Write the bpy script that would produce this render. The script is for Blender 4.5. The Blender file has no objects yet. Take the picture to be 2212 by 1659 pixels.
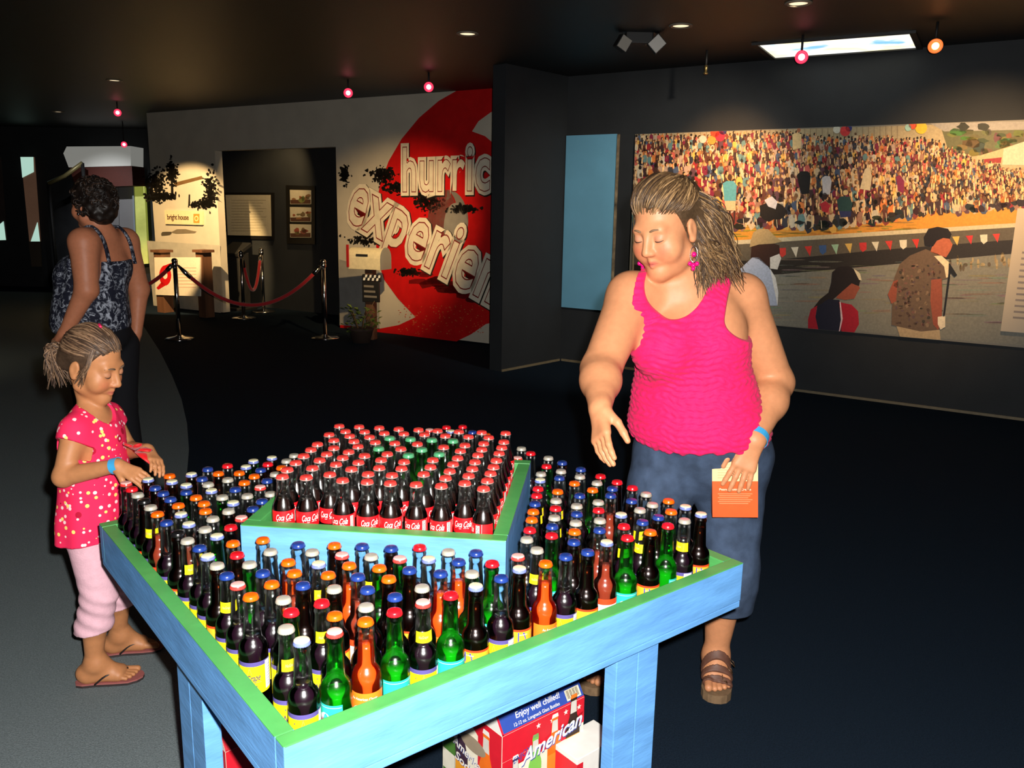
import bpy, bmesh, math, random
import numpy as np
from mathutils import Vector, Matrix

# ------------------------------------------------------------------ camera
F, CX, CY, CAMH = 1800.0, 1106.0, 829.5, 1.55
PITCH, ROLL = math.radians(11.8), math.radians(1.03)
sc = bpy.context.scene
COL = sc.collection
FWD = np.array([0, math.cos(PITCH), -math.sin(PITCH)])
_x = np.array([1.0, 0, 0]); _d = np.array([0, -math.sin(PITCH), -math.cos(PITCH)])
RIGHT = math.cos(ROLL) * _x - math.sin(ROLL) * _d
DOWN = math.sin(ROLL) * _x + math.cos(ROLL) * _d
CAM = np.array([0, 0, CAMH])
cd = bpy.data.cameras.new('camera'); cam = bpy.data.objects.new('camera', cd); COL.objects.link(cam)
cd.sensor_width = 36.0; cd.lens = 36.0 * F / 2212.0; cd.clip_start = 0.05; cd.clip_end = 100
M = Matrix.Identity(4)
for r in range(3):
    M[r][0], M[r][1], M[r][2], M[r][3] = RIGHT[r], -DOWN[r], -FWD[r], CAM[r]
cam.matrix_world = M
sc.camera = cam

# ------------------------------------------------------------------ view, world, main lights
sc.view_settings.view_transform = 'Standard'
sc.view_settings.look = 'None'
sc.view_settings.exposure = 0.0
sc.view_settings.gamma = 1.0
sc.view_settings.use_curve_mapping = False
sc.cycles.transparent_max_bounces = 24
w = bpy.data.worlds.new('world'); sc.world = w; w.use_nodes = True
w.node_tree.nodes['Background'].inputs[0].default_value = (0.35, 0.45, 0.6, 1)
w.node_tree.nodes['Background'].inputs[1].default_value = 0.004

def light(name, kind, loc, power, color=(1, 1, 1), radius=0.03, target=None, angle=60, blend=0.4, parent=None):
    ld = bpy.data.lights.new(name, kind); ld.energy = power; ld.color = color
    ld.shadow_soft_size = radius
    if kind == 'SPOT':
        ld.spot_size = math.radians(angle); ld.spot_blend = blend
    o = bpy.data.objects.new(name, ld); COL.objects.link(o)
    o.location = loc
    if target is not None:
        o.rotation_euler = (Vector(target) - Vector(loc)).to_track_quat('-Z', 'Y').to_euler()
    return o
# the flash of the camera that took the picture, just above and right of the lens
light('camera_flash', 'SPOT', (0.05, 0.02, 1.615), 540, (1.0, 0.97, 0.93), 0.018, (0.0, 3.0, 0.85), 100, 0.35)

# ------------------------------------------------------------------ picture -> place helpers
def ray(x, y):
    return FWD + RIGHT * (x - CX) / F + DOWN * (y - CY) / F
def atz(x, y, z):
    d = ray(x, y); return CAM + d * (z - CAMH) / d[2]
def aty(x, y, Y):
    d = ray(x, y); return CAM + d * Y / d[1]
class Plane:
    """upright wall plane through P, s runs along S, normal points to the camera"""
    def __init__(self, P, S):
        self.P = np.array([P[0], P[1], 0.0]); S = np.array([S[0], S[1], 0.0]); self.S = S / np.linalg.norm(S)
        n = np.array([self.S[1], -self.S[0], 0.0])
        if n @ (CAM * [1, 1, 0] - self.P) < 0: n = -n
        self.N = n
    def hit(self, x, y):
        d = ray(x, y); return CAM + d * ((self.P - CAM) @ self.N) / (d @ self.N)
    def uv(self, x, y):
        h = self.hit(x, y); return float((h - self.P) @ self.S), float(h[2])
    def pt(self, s, z, off=0.0):
        return self.P + self.S * s + self.N * off + np.array([0, 0, z])

def srgb(r, g, b):
    def f(c):
        c /= 255.0
        return c / 12.92 if c <= 0.04045 else ((c + 0.055) / 1.055) ** 2.4
    return (f(r), f(g), f(b))

# ------------------------------------------------------------------ materials
MATS = {}
def mat(name, color=(0.5, 0.5, 0.5), rough=0.6, metal=0.0, spec=0.5, noise=0.0, nscale=30.0, bump=0.0, bscale=60.0,
        emit=None, estr=0.0, coat=0.0, stretch=None, sheen=0.0, sss=0.0):
    if name in MATS: return MATS[name]
    m = bpy.data.materials.new(name); m.use_nodes = True; nt = m.node_tree
    b = nt.nodes['Principled BSDF']
    b.inputs['Base Color'].default_value = (*color, 1); b.inputs['Roughness'].default_value = rough
    b.inputs['Metallic'].default_value = metal; b.inputs['Specular IOR Level'].default_value = spec
    b.inputs['Coat Weight'].default_value = coat
    b.inputs['Sheen Weight'].default_value = sheen
    if sss:
        b.inputs['Subsurface Weight'].default_value = sss; b.inputs['Subsurface Radius'].default_value = (0.012, 0.005, 0.003)
        b.inputs['Subsurface Scale'].default_value = 1.0
    if emit:
        b.inputs['Emission Color'].default_value = (*emit, 1); b.inputs['Emission Strength'].default_value = estr
    if noise or bump:
        tc = nt.nodes.new('ShaderNodeTexCoord'); mp = nt.nodes.new('ShaderNodeMapping')
        nt.links.new(tc.outputs['Object'], mp.inputs[0])
        if stretch: mp.inputs['Scale'].default_value = stretch
    if noise:
        n = nt.nodes.new('ShaderNodeTexNoise'); n.inputs['Scale'].default_value = nscale; n.inputs['Detail'].default_value = 5
        nt.links.new(mp.outputs[0], n.inputs['Vector'])
        mx = nt.nodes.new('ShaderNodeMix'); mx.data_type = 'RGBA'; mx.blend_type = 'MULTIPLY'; mx.inputs[0].default_value = 1
        cr = nt.nodes.new('ShaderNodeMapRange'); cr.inputs[1].default_value = 0.3; cr.inputs[2].default_value = 0.7
        cr.inputs[3].default_value = 1 - noise; cr.inputs[4].default_value = 1 + noise
        nt.links.new(n.outputs['Fac'], cr.inputs[0]); nt.links.new(cr.outputs[0], mx.inputs[7])
        mx.inputs[6].default_value = (*color, 1)
        nt.links.new(mx.outputs[2], b.inputs['Base Color'])
    if bump:
        n2 = nt.nodes.new('ShaderNodeTexNoise'); n2.inputs['Scale'].default_value = bscale; n2.inputs['Detail'].default_value = 4
        nt.links.new(mp.outputs[0], n2.inputs['Vector'])
        bp = nt.nodes.new('ShaderNodeBump'); bp.inputs['Strength'].default_value = bump; bp.inputs['Distance'].default_value = 0.01
        nt.links.new(n2.outputs['Fac'], bp.inputs['Height']); nt.links.new(bp.outputs[0], b.inputs['Normal'])
    MATS[name] = m
    return m

def vcol_mat(name, rough=0.6, spec=0.3, noise=0.12, nscale=40.0, bump=0.0, bscale=100.0, sss=0.0, coat=0.0, stretch=None, metal=0.0):
    """procedural material that takes its colour from the mesh's own colour attribute"""
    if name in MATS: return MATS[name]
    m = mat(name, (1, 1, 1), rough, metal, spec, noise, nscale, bump, bscale, sss=sss, coat=coat, stretch=stretch)
    nt = m.node_tree; b = nt.nodes['Principled BSDF']
    a = nt.nodes.new('ShaderNodeVertexColor'); a.layer_name = 'Col'
    mx = [n for n in nt.nodes if n.type == 'MIX']
    if mx: nt.links.new(a.outputs[0], mx[0].inputs[6])
    else: nt.links.new(a.outputs[0], b.inputs['Base Color'])
    return m

def glass_mat(name, tint, gloss=0.09):
    """thin clear bottle wall: tinted see-through plus a mirror layer that grows at grazing angles"""
    if name in MATS: return MATS[name]
    m = bpy.data.materials.new(name); m.use_nodes = True; nt = m.node_tree; nt.nodes.clear()
    o = nt.nodes.new('ShaderNodeOutputMaterial'); mix = nt.nodes.new('ShaderNodeMixShader')
    t = nt.nodes.new('ShaderNodeBsdfTransparent'); t.inputs[0].default_value = (*tint, 1)
    g = nt.nodes.new('ShaderNodeBsdfGlossy'); g.inputs['Roughness'].default_value = gloss
    fr = nt.nodes.new('ShaderNodeFresnel'); fr.inputs[0].default_value = 1.6
    nt.links.new(fr.outputs[0], mix.inputs[0]); nt.links.new(t.outputs[0], mix.inputs[1]); nt.links.new(g.outputs[0], mix.inputs[2])
    nt.links.new(mix.outputs[0], o.inputs[0])
    MATS[name] = m
    return m

# ------------------------------------------------------------------ object helpers
def tag(o, label=None, cat=None, group=None, kind=None):
    if label: o['label'] = label
    if cat: o['category'] = cat
    if group: o['group'] = group
    if kind: o['kind'] = kind
    return o
def link(name, me, parent=None, m=None, smooth=False):
    o = bpy.data.objects.new(name, me); COL.objects.link(o)
    if parent is not None: o.parent = parent
    if m is not None and not me.materials: me.materials.append(m)
    if smooth:
        me.shade_smooth()
    return o
def empty(name, loc=(0, 0, 0), rz=0.0):
    o = bpy.data.objects.new(name, None); COL.objects.link(o); o.location = loc; o.rotation_euler = (0, 0, rz); o.empty_display_size = 0.1
    return o
def mesh(name, verts, faces, mats=None, idx=None, smooth=False):
    me = bpy.data.meshes.new(name); me.from_pydata([tuple(map(float, v)) for v in verts], [], faces)
    for m in mats or []: me.materials.append(m)
    if idx is not None: me.polygons.foreach_set('material_index', idx)
    me.update()
    if smooth: me.shade_smooth()
    return me
def box_mesh(name, x0, x1, y0, y1, z0, z1, bev=0.0, mats=None, frame=None):
    """box; frame = (origin, X axis, Y axis) puts it into world space"""
    bm = bmesh.new()
    vs = [bm.verts.new((x, y, z)) for z in (z0, z1) for y in (y0, y1) for x in (x0, x1)]
    for q in ((0, 2, 3, 1), (4, 5, 7, 6), (0, 1, 5, 4), (2, 6, 7, 3), (0, 4, 6, 2), (1, 3, 7, 5)):
        bm.faces.new([vs[i] for i in q])
    if bev: bmesh.ops.bevel(bm, geom=bm.edges[:], offset=bev, segments=2, affect='EDGES', profile=0.6)
    if frame:
        O, X, Y = frame
        for v in bm.verts:
            v.co = Vector((O[0] + X[0] * v.co.x + Y[0] * v.co.y, O[1] + X[1] * v.co.x + Y[1] * v.co.y, v.co.z))
    bmesh.ops.recalc_face_normals(bm, faces=bm.faces[:])
    if bm.calc_volume(signed=True) < 0: bmesh.ops.reverse_faces(bm, faces=bm.faces[:])
    me = bpy.data.meshes.new(name); bm.to_mesh(me); bm.free()
    for m in mats or []: me.materials.append(m)
    return me
def lathe_mesh(name, prof, seg=32, mats=None, cap=True):
    """prof: list of (radius, z)"""
    vs, fs = [], []
    n = len(prof)
    for r, z in prof:
        for k in range(seg):
            a = 2 * math.pi * k / seg; vs.append((r * math.cos(a), r * math.sin(a), z))
    for i in range(n - 1):
        for k in range(seg):
            k2 = (k + 1) % seg
            fs.append((i * seg + k, i * seg + k2, (i + 1) * seg + k2, (i + 1) * seg + k))
    if cap:
        fs.append(tuple(range(seg - 1, -1, -1))); fs.append(tuple((n - 1) * seg + k for k in range(seg)))
    return mesh(name, vs, fs, mats, smooth=True)
def tube_mesh(name, pts, rad, seg=8, mats=None, closed=False, flat=1.0):
    """tube through 3-D points; rad a number or list; flat squeezes it across its second axis"""
    P = [np.array(p, float) for p in pts]; n = len(P)
    R = rad if hasattr(rad, '__len__') else [rad] * n
    T = []
    for i in range(n):
        a = P[(i - 1) % n] if (closed or i > 0) else P[i]; b = P[(i + 1) % n] if (closed or i < n - 1) else P[i]
        t = b - a; T.append(t / (np.linalg.norm(t) + 1e-9))
    up = np.array([0, 0, 1.0]) if abs(T[0][2]) < 0.9 else np.array([1.0, 0, 0])
    N = np.cross(T[0], up); N /= np.linalg.norm(N)
    vs, fs = [], []
    for i in range(n):
        N = N - T[i] * (N @ T[i]); N /= (np.linalg.norm(N) + 1e-9); B = np.cross(T[i], N)
        for k in range(seg):
            a = 2 * math.pi * k / seg
            vs.append(P[i] + (N * math.cos(a) + B * math.sin(a) * flat) * R[i])
    for i in range(n if closed else n - 1):
        j = (i + 1) % n
        for k in range(seg):
            k2 = (k + 1) % seg
            fs.append((i * seg + k, i * seg + k2, j * seg + k2, j * seg + k))
    if not closed:
        fs.append(tuple(range(seg - 1, -1, -1))); fs.append(tuple((n - 1) * seg + k for k in range(seg)))
    return mesh(name, vs, fs, mats, smooth=True)

# ------------------------------------------------------------------ lettering (font curve -> flat outline mesh)
_TXT = {}
def text2d(s, bold=0.0, shear=0.0, space=1.0):
    """returns (points Nx2, faces) of one line of text, height of a capital about 0.7, starting at x = 0"""
    k = (s, bold, shear, space)
    if k in _TXT: return _TXT[k]
    cu = bpy.data.curves.new('t', 'FONT'); cu.body = s; cu.offset = bold; cu.shear = shear; cu.space_character = space
    cu.resolution_u = 3
    o = bpy.data.objects.new('t', cu); COL.objects.link(o)
    me = bpy.data.meshes.new_from_object(o.evaluated_get(bpy.context.evaluated_depsgraph_get()))
    v = np.array([p.co[:2] for p in me.vertices]).reshape(-1, 2); f = [tuple(p.vertices) for p in me.polygons]
    bpy.data.objects.remove(o); bpy.data.curves.remove(cu); bpy.data.meshes.remove(me)
    _TXT[k] = (v, f); return v, f

class Print:
    """flat print on a plane: coloured shapes stacked by a fraction of a millimetre"""
    def __init__(self, pl, off=0.002): self.pl = pl; self.v = []; self.f = []; self.c = []; self.off = off
    def poly(self, pts, color, layer=0, px=True):
        b = len(self.v); uv = [self.pl.uv(*p) for p in pts] if px else pts
        for s, z in uv: self.v.append(self.pl.pt(s, z, self.off + layer * 0.0005))
        self.f.append(tuple(range(b, b + len(uv)))); self.c.append(srgb(*color))
    def mesh2d(self, pts, faces, color, layer=0):
        b = len(self.v)
        for s, z in pts: self.v.append(self.pl.pt(s, z, self.off + layer * 0.0005))
        for f in faces: self.f.append(tuple(i + b for i in f)); self.c.append(srgb(*color))
    def ell(self, x, y, rx, ry, color, layer=0, n=10, rot=0.0, jag=0.0, rnd=None):
        pts = []
        for k in range(n):
            a = 2 * math.pi * k / n; q = 1 + (rnd.uniform(-jag, jag) if rnd else 0)
            cx, cy = rx * q * math.cos(a), ry * q * math.sin(a)
            pts.append((x + cx * math.cos(rot) - cy * math.sin(rot), y + cx * math.sin(rot) + cy * math.cos(rot)))
        self.poly(pts, color, layer)
    def text(self, s, p0, p1, size, color, layer=0, bold=0.0, shear=0.0, space=1.0, sx=1.0):
        """text whose baseline runs from pixel p0 towards pixel p1 (p1 = None: level); size in metres of cap height"""
        v, f = text2d(s, bold, shear, space)
        a = np.array(self.pl.uv(*p0)); k = size / 0.7
        e = np.array([self.pl.dirx, 0.0])
        if p1 is not None:
            e = np.array(self.pl.uv(*p1)) - a
            if size is None: k = np.linalg.norm(e) / (v[:, 0].max() + 1e-6)
            e = e / np.linalg.norm(e)
        n = np.array([-e[1], e[0]]) * (1 if self.pl.dirx > 0 else -1)
        self.mesh2d([a + e * (q[0] * k * sx) + n * (q[1] * k) for q in v], f, color, layer)
    def build(self, name, m, parent=None):
        me = mesh(name, self.v, self.f, [m])
        at = me.color_attributes.new('Col', 'FLOAT_COLOR', 'CORNER')
        n = np.array([len(f) for f in self.f]); col = np.repeat(np.c_[np.array(self.c), np.ones(len(n))], n, axis=0)
        at.data.foreach_set('color', col.astype(np.float32).ravel())
        return link(name, me, parent)
# ================================================================== the room
CEIL = 2.85
Plane.dirx = 1
HUR = Plane((-0.31, 9.63), (0.852, -0.524))
MUR = Plane((2.556, 7.329), (0.835, -0.55))
m_wall = mat('black_wall_paint', srgb(27, 29, 32), 0.75, noise=0.15, nscale=6, bump=0.15, bscale=180)
m_wall2 = mat('charcoal_wall_paint', srgb(30, 34, 38), 0.75, noise=0.12, nscale=5, bump=0.15, bscale=180)
m_ceil = mat('black_ceiling_paint', srgb(17, 15, 15), 0.5, noise=0.2, nscale=3, bump=0.2, bscale=120)
m_carpet = mat('navy_black_carpet', srgb(24, 35, 47), 0.95, spec=0.05, noise=0.35, nscale=220, bump=0.5, bscale=400)
m_carpet2 = mat('slate_olive_carpet', srgb(110, 120, 122), 0.95, spec=0.05, noise=0.3, nscale=220, bump=0.5, bscale=400)
m_trim = mat('pale_trim_strip', srgb(120, 108, 84), 0.6, noise=0.1)
m_panel = mat('printed_wall_board', srgb(196, 188, 172), 0.35, spec=0.5, noise=0.06, nscale=4)

def struct(name, me, m=None, parent=None):
    o = link(name, me, parent, m)
    if parent is None: o['kind'] = 'structure'
    return o
struct('floor', mesh('floor', [(-16, -4, 0), (9, -4, 0), (9, 20, 0), (-16, 20, 0)], [(0, 1, 2, 3)]), m_carpet)
edge = [(300, 690), (315, 712), (345, 758), (372, 812), (392, 862), (404, 915), (408, 970), (404, 1020), (395, 1075), (380, 1130), (372, 1200), (380, 1300), (400, 1420), (440, 1560), (520, 1750)]
pts = [atz(x, y, 0.004)[:2] for x, y in edge]
pts = [(-6.5, 14.5)] + [tuple(p) for p in pts] + [(-0.5, 0.6), (-0.5, -3.9), (-15.9, -3.9), (-15.9, 14.5)]
n = len(pts)
struct('floor_carpet_field', mesh('floor_carpet_field', [(x, y, 0.004) for x, y in pts] + [(x, y, 0.0) for x, y in pts],
       [tuple(range(n - 1, -1, -1))] + [(i, (i + 1) % n, n + (i + 1) % n, n + i) for i in range(n)]), m_carpet2)
struct('ceiling', mesh('ceiling', [(-16, -4, CEIL), (9, -4, CEIL), (9, 20, CEIL), (-16, 20, CEIL)], [(3, 2, 1, 0)]), m_ceil)
struct('wall_rear', box_mesh('wall_rear', -16, 9, -4.1, -4, 0, CEIL), m_wall)
struct('wall_side', box_mesh('wall_side', -16.1, -16, -4, 20, 0, CEIL), m_wall)

def wall_slab(pl, s0, s1, z0, z1, t=0.12):
    """8 corner slab behind the plane"""
    v = [pl.pt(s, z, o) for o in (0, -t) for z in (z0, z1) for s in (s0, s1)]
    f = [(0, 1, 3, 2), (5, 4, 6, 7), (0, 4, 5, 1), (2, 3, 7, 6), (0, 2, 6, 4), (1, 5, 7, 3)]
    return v, f
def slabs(parts, t=0.12):
    V, Fc = [], []
    for pl, s0, s1, z0, z1 in parts:
        v, f = wall_slab(pl, s0, s1, z0, z1, t); b = len(V); V += v; Fc += [tuple(i + b for i in q) for q in f]
    return V, Fc
A0, A1, AZ = -4.57, -2.295, 2.285            # the doorway alcove in the printed wall
V, Fc = slabs([(HUR, -6.03, A0, 0.02, CEIL), (HUR, A0, A1, AZ, CEIL), (HUR, A1, 1.6, 0.02, CEIL)])
wall_print = struct('wall_back', mesh('wall_back', V, Fc), m_panel)
# alcove shell
ALC = Plane(HUR.P - HUR.N * 0.95, HUR.S)
V, Fc = slabs([(ALC, A0 - 1.9, A1 + 0.1, 0, CEIL)])
struct('wall_alcove', mesh('wall_alcove', V, Fc), m_wall2)
def quadwall(name, a, b, z0, z1, t, m):
    a = np.array(a, float); b = np.array(b, float); d = (b - a) / np.linalg.norm(b - a); nn = np.array([-d[1], d[0]]) * t
    v = [(*p, z) for z in (z0, z1) for p in (a, b, b + nn, a + nn)]
    me = mesh(name, v, [(0, 3, 2, 1), (4, 5, 6, 7), (0, 1, 5, 4), (1, 2, 6, 5), (2, 3, 7, 6), (3, 0, 4, 7)])
    return struct(name, me, m)
p_ = HUR.pt(A0 - 1.4, 0); q_ = ALC.pt(A0 - 1.4, 0); quadwall('wall_alcove_side', p_[:2] - HUR.N[:2] * 0.12, q_[:2], 0, CEIL, -0.1, m_wall)
p_ = HUR.pt(A1, 0); q_ = ALC.pt(A1, 0); quadwall('wall_alcove_end', p_[:2] - HUR.N[:2] * 0.12, q_[:2], 0, CEIL, 0.1, m_wall)
# partition between the printed wall and the mural wall
pc = atz(1083, 803, 0)[:2]; pe = MUR.pt(MUR.uv(1213, 668)[0], 0)[:2]
dpart = (pe - pc) / np.linalg.norm(pe - pc)
quadwall('wall_partition', pc, pe + dpart * 0.05, 0, CEIL, 0.16, m_wall2)
quadwall('wall_partition_return', pc + dpart * 0.9 + np.array([-dpart[1], dpart[0]]) * 0.16, HUR.pt(0.75, 0, 0.0)[:2], 0, CEIL, -0.15, m_wall)
# mural wall
S0 = MUR.uv(1213, 668)[0]
V, Fc = slabs([(MUR, S0 - 0.0, 6.0, 0, CEIL)]); struct('wall_mural', mesh('wall_mural', V, Fc), m_wall2)
V, Fc = slabs([(Plane(MUR.P + MUR.N * 0.012, MUR.S), S0 + 0.02, 6.0, 0.0, 0.022)], 0.012); struct('baseboard_mural', mesh('baseboard_mural', V, Fc), m_trim)
nrm = np.array([dpart[1], -dpart[0]])
quadwall('baseboard_partition', pc + nrm * 0.012, pe + nrm * 0.012 - dpart * 0.02, 0.0, 0.022, 0.012, m_trim)

# far end of the hall at the left
FAR = Plane((-8.0, 15.5), (1, 0))
V, Fc = slabs([(FAR, -8, 3.2, 0, CEIL)]); wall_far = struct('wall_far', mesh('wall_far', V, Fc), m_wall)
def far_rect(name, pts, off, m, parent=None, t=0.03, cls=struct):
    fr = [FAR.pt(*FAR.uv(*p), off) for p in pts]; bk = [p - FAR.N * t for p in fr]
    k = len(pts)
    return cls(name, mesh(name, fr + bk, [tuple(range(k)), tuple(range(2 * k - 1, k - 1, -1))] + [(i, k + i, k + (i + 1) % k, (i + 1) % k) for i in range(k)], smooth=False), m, parent)
m_lgrey = mat('self_lit_grey_soffit', srgb(205, 205, 200), 0.6, emit=srgb(200, 200, 192), estr=0.28)  # soffit is no lamp; emission stands in for light falling on it
m_dred = mat('dark_red_band', srgb(86, 34, 22), 0.6, noise=0.1)
m_steel = mat('grey_steel_door', srgb(150, 148, 150), 0.4, metal=0.1, noise=0.08, nscale=3)
m_day = mat('daylight_window', (0.6, 0.75, 0.7), 0.3, emit=srgb(190, 232, 215), estr=0.75)
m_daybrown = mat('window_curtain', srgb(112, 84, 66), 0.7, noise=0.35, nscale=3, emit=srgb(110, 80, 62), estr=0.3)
m_dark = mat('matt_black', srgb(22, 22, 23), 0.6)
m_yel = mat('backlit_poster', (0.6, 0.6, 0.2), 0.4, emit=srgb(190, 200, 80), estr=0.35, noise=0.3, nscale=3)
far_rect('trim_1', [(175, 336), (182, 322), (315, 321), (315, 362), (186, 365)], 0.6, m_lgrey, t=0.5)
far_rect('trim_2', [(186, 365), (316, 362), (318, 403), (200, 408)], 0.58, m_dred, t=0.5)
d1 = far_rect('door_1', [(226, 406), (262, 405), (266, 596), (230, 597)], 0.12, m_steel, t=0.06)
d2 = far_rect('door_2', [(263, 405), (300, 404), (304, 598), (267, 596)], 0.12, m_steel, t=0.06)
m_chrome = mat('chrome', (0.75, 0.75, 0.77), 0.12, metal=1.0)
far_rect('door_handle', [(258, 423), (261, 423), (262, 434), (259, 434)], 0.16, m_chrome, d1)
far_rect('door_handle', [(266, 494), (269, 494), (270, 504), (267, 504)], 0.16, m_chrome, d2)
w3 = far_rect('window_3', [(301, 404), (322, 403), (330, 568), (307, 570)], 0.2, m_yel, t=0.08)
far_rect('window_post', [(298, 404), (301, 404), (309, 596), (305, 596)], 0.24, mat('cool_grey_frame', srgb(150, 160, 170), 0.4), w3)
w1 = far_rect('window_1', [(52, 340), (80, 340), (93, 521), (70, 521)], 0.1, m_daybrown)
far_rect('pane', [(52, 340), (79, 340), (80, 372), (56, 384)], 0.115, m_day, w1)
far_rect('pane', [(88, 480), (93, 521), (74, 521)], 0.115, m_day, w1)
w2 = far_rect('window_2', [(-20, 340), (8, 340), (22, 519), (-20, 519)], 0.1, mat('window_dark_curtain', srgb(60, 46, 42), 0.7, noise=0.3, nscale=3))
far_rect('pane', [(15, 478), (20, 518), (-15, 519), (-5, 495)], 0.115, m_day, w2)
far_rect('trim_3', [(70, 521), (94, 521), (97, 575), (76, 575)], 0.12, mat('dim_brown_panel', srgb(74, 62, 48), 0.7))
# sloping handrail in front of the far wall
hr = [aty(105, 396, 14.6), aty(140, 380, 14.6), aty(178, 352, 14.6)]
t = empty('stair_handrail', (hr[0][0], 14.6, 0)); tag(t, 'sloping pale stair handrail before the dark far wall', 'handrail')
o = link('rail', tube_mesh('rail', hr, 0.035, 8, [mat('pale_brass', srgb(140, 128, 84), 0.4, metal=0.3)]), t); o.matrix_parent_inverse = Matrix.Translation((-hr[0][0], -14.6, 0))
for k in (0, 2):
    p = hr[k]; o = link('post', tube_mesh('post', [(p[0], p[1], 0), p], 0.03, 8, [m_dark]), t); o.matrix_parent_inverse = Matrix.Translation((-hr[0][0], -14.6, 0))

def child(name, me, root, m=None, smooth=False):
    """mesh given in world space, parented to an Empty without moving it"""
    o = link(name, me, root, m, smooth); o.matrix_parent_inverse = Matrix.LocRotScale(root.location, root.rotation_euler, None).inverted()
    return o

# ------------------------------------------------------------------ printed storm wall
m_print = vcol_mat('printed_graphic', 0.38, 0.5, noise=0.10, nscale=9)
rnd = random.Random(4)
P = Print(HUR, 0.003)
BLK = (22, 20, 18)
def trees(cx, cy, w, h, n, layer=2):
    for _ in range(int(n * 9)):
        g = rnd.randint(20, 36)
        P.ell(cx + w * 0.50 * rnd.gauss(0, 1), cy + h * 0.50 * rnd.gauss(0, 1), rnd.uniform(1.2, 4.2), rnd.uniform(1.2, 4.2), (g, g - 2, g - 4), layer, 6, jag=0.45, rnd=rnd)
# pale sky and water bands
P.poly([(318, 520), (476, 530), (478, 676), (332, 660)], (176, 172, 160), 0)
P.poly([(733, 560), (820, 585), (820, 712), (734, 703)], (150, 148, 142), 0)
RED = (196, 22, 24)
P.poly([(1090, 150), (1058, 186), (1015, 188), (985, 197), (948, 218), (905, 255), (868, 300), (840, 348), (822, 396), (812, 446), (810, 500), (816, 560), (830, 604), (860, 645), (898, 685),
        (862, 702), (820, 710), (735, 702), (735, 709), (860, 722), (985, 738), (1018, 722), (1050, 700), (1090, 690), (1090, 330), (1048, 294), (1020, 284), (1034, 262), (1060, 243), (1090, 228)], RED, 1)
P.ell(968, 478, 44, 68, (120, 116, 110), 2, 28)
P.ell(950, 468, 40, 66, RED, 2, 28)
P.ell(985, 490, 26, 52, (136, 132, 126), 3, 24)
# storm-torn tree silhouettes
trees(338, 400, 20, 30, 26); trees(350, 425, 32, 8, 20); trees(372, 372, 12, 22, 18); trees(455, 412, 14, 34, 24); trees(440, 440, 26, 10, 16)
P.poly([(369, 372), (373, 372), (376, 430), (370, 430)], BLK, 2); P.poly([(408, 420), (411, 420), (411, 445), (407, 445)], BLK, 2)
P.poly([(376, 395), (436, 380), (440, 386), (380, 402)], (110, 84, 52), 2)
trees(745, 378, 10, 18, 14); trees(828, 378, 22, 16, 24); trees(860, 405, 30, 12, 20); trees(925, 432, 26, 24, 34); trees(1005, 452, 30, 8, 14, 3); trees(880, 588, 24, 8, 14); trees(790, 520, 40, 10, 10)
for _ in range(26):
    x = rnd.uniform(905, 1050); P.ell(x, 600 + (x - 905) * 0.28 + rnd.uniform(-14, 14), rnd.uniform(10, 26), rnd.uniform(3, 8), (96 + rnd.randint(-20, 20), 14, 16), 2, 10, jag=0.3, rnd=rnd)
for _ in range(140):
    x = rnd.uniform(860, 1046); y = rnd.uniform(660, 722); P.ell(x, y, rnd.uniform(0.8, 2.2), rnd.uniform(0.6, 1.4), (206, 96, 60), 3, 6)
P.ell(360, 505, 12, 5, (80, 74, 62), 2, 8, jag=0.3, rnd=rnd); P.ell(397, 500, 26, 5, (120, 110, 92), 2, 9, jag=0.3, rnd=rnd)
def bubble(s, p0, p1, size, gap, sx):
    """fat white cut-out letters with a dark inner outline"""
    for dx, dy, col, lay, b in ((1.5, 2.0, (40, 34, 30), 4, 0.095), (0, 0, (226, 216, 196), 5, 0.085), (0, 0, (120, 26, 26), 6, 0.030), (0, 0, (222, 212, 192), 7, 0.015)):
        P.text(s, (p0[0] + dx, p0[1] + dy), (p1[0] + dx, p1[1] + dy), size, col, lay, b, 0.04, gap, sx)
bubble('hurricane', (868, 412), (1050, 409), 0.50, 1.10, 0.66)
bubble('experience', (746, 470), (1046, 646), 0.66, 1.10, 0.66)
P.build('graphic_print', m_print, wall_print)
# little sponsor board on the printed wall
SG = Plane(HUR.P + HUR.N * 0.03, HUR.S)
def board(name, pl, px, t, m, root=None):
    c = [pl.uv(*p) for p in px]; fr = [pl.pt(s, z) for s, z in c]; bk = [pl.pt(s, z, -t) for s, z in c]; k = len(px)
    return mesh(name, fr + bk, [tuple(range(k)), tuple(range(2 * k - 1, k - 1, -1))] + [(i, k + i, k + (i + 1) % k, (i + 1) % k) for i in range(k)], [m])
m_cream = mat('cream_board', srgb(226, 206, 166), 0.5, noise=0.04)
so = link('sponsor_sign', board('sponsor_sign', SG, [(355, 454), (437, 456), (437, 486), (357, 484)], 0.028, m_cream))
tag(so, 'small cream board reading bright house on the printed wall', 'sign')
Q = Print(SG, 0.001)
Q.text('bright house', (361, 474), (414, 475), 0.075, (70, 48, 28), 0, 0.022, 0, 0.92)
Q.build('sign_lettering', m_print, so); Q = Print(SG, 0.001)
Q.poly([(418, 462), (431, 462), (431, 482), (418, 482)], (214, 140, 60), 0); Q.ell(424.5, 472, 4.5, 6, (238, 214, 160), 1, 16); Q.ell(424.5, 472, 2.6, 3.6, (214, 140, 60), 2, 14)
Q.build('sign_emblem', m_print, so)

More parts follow.
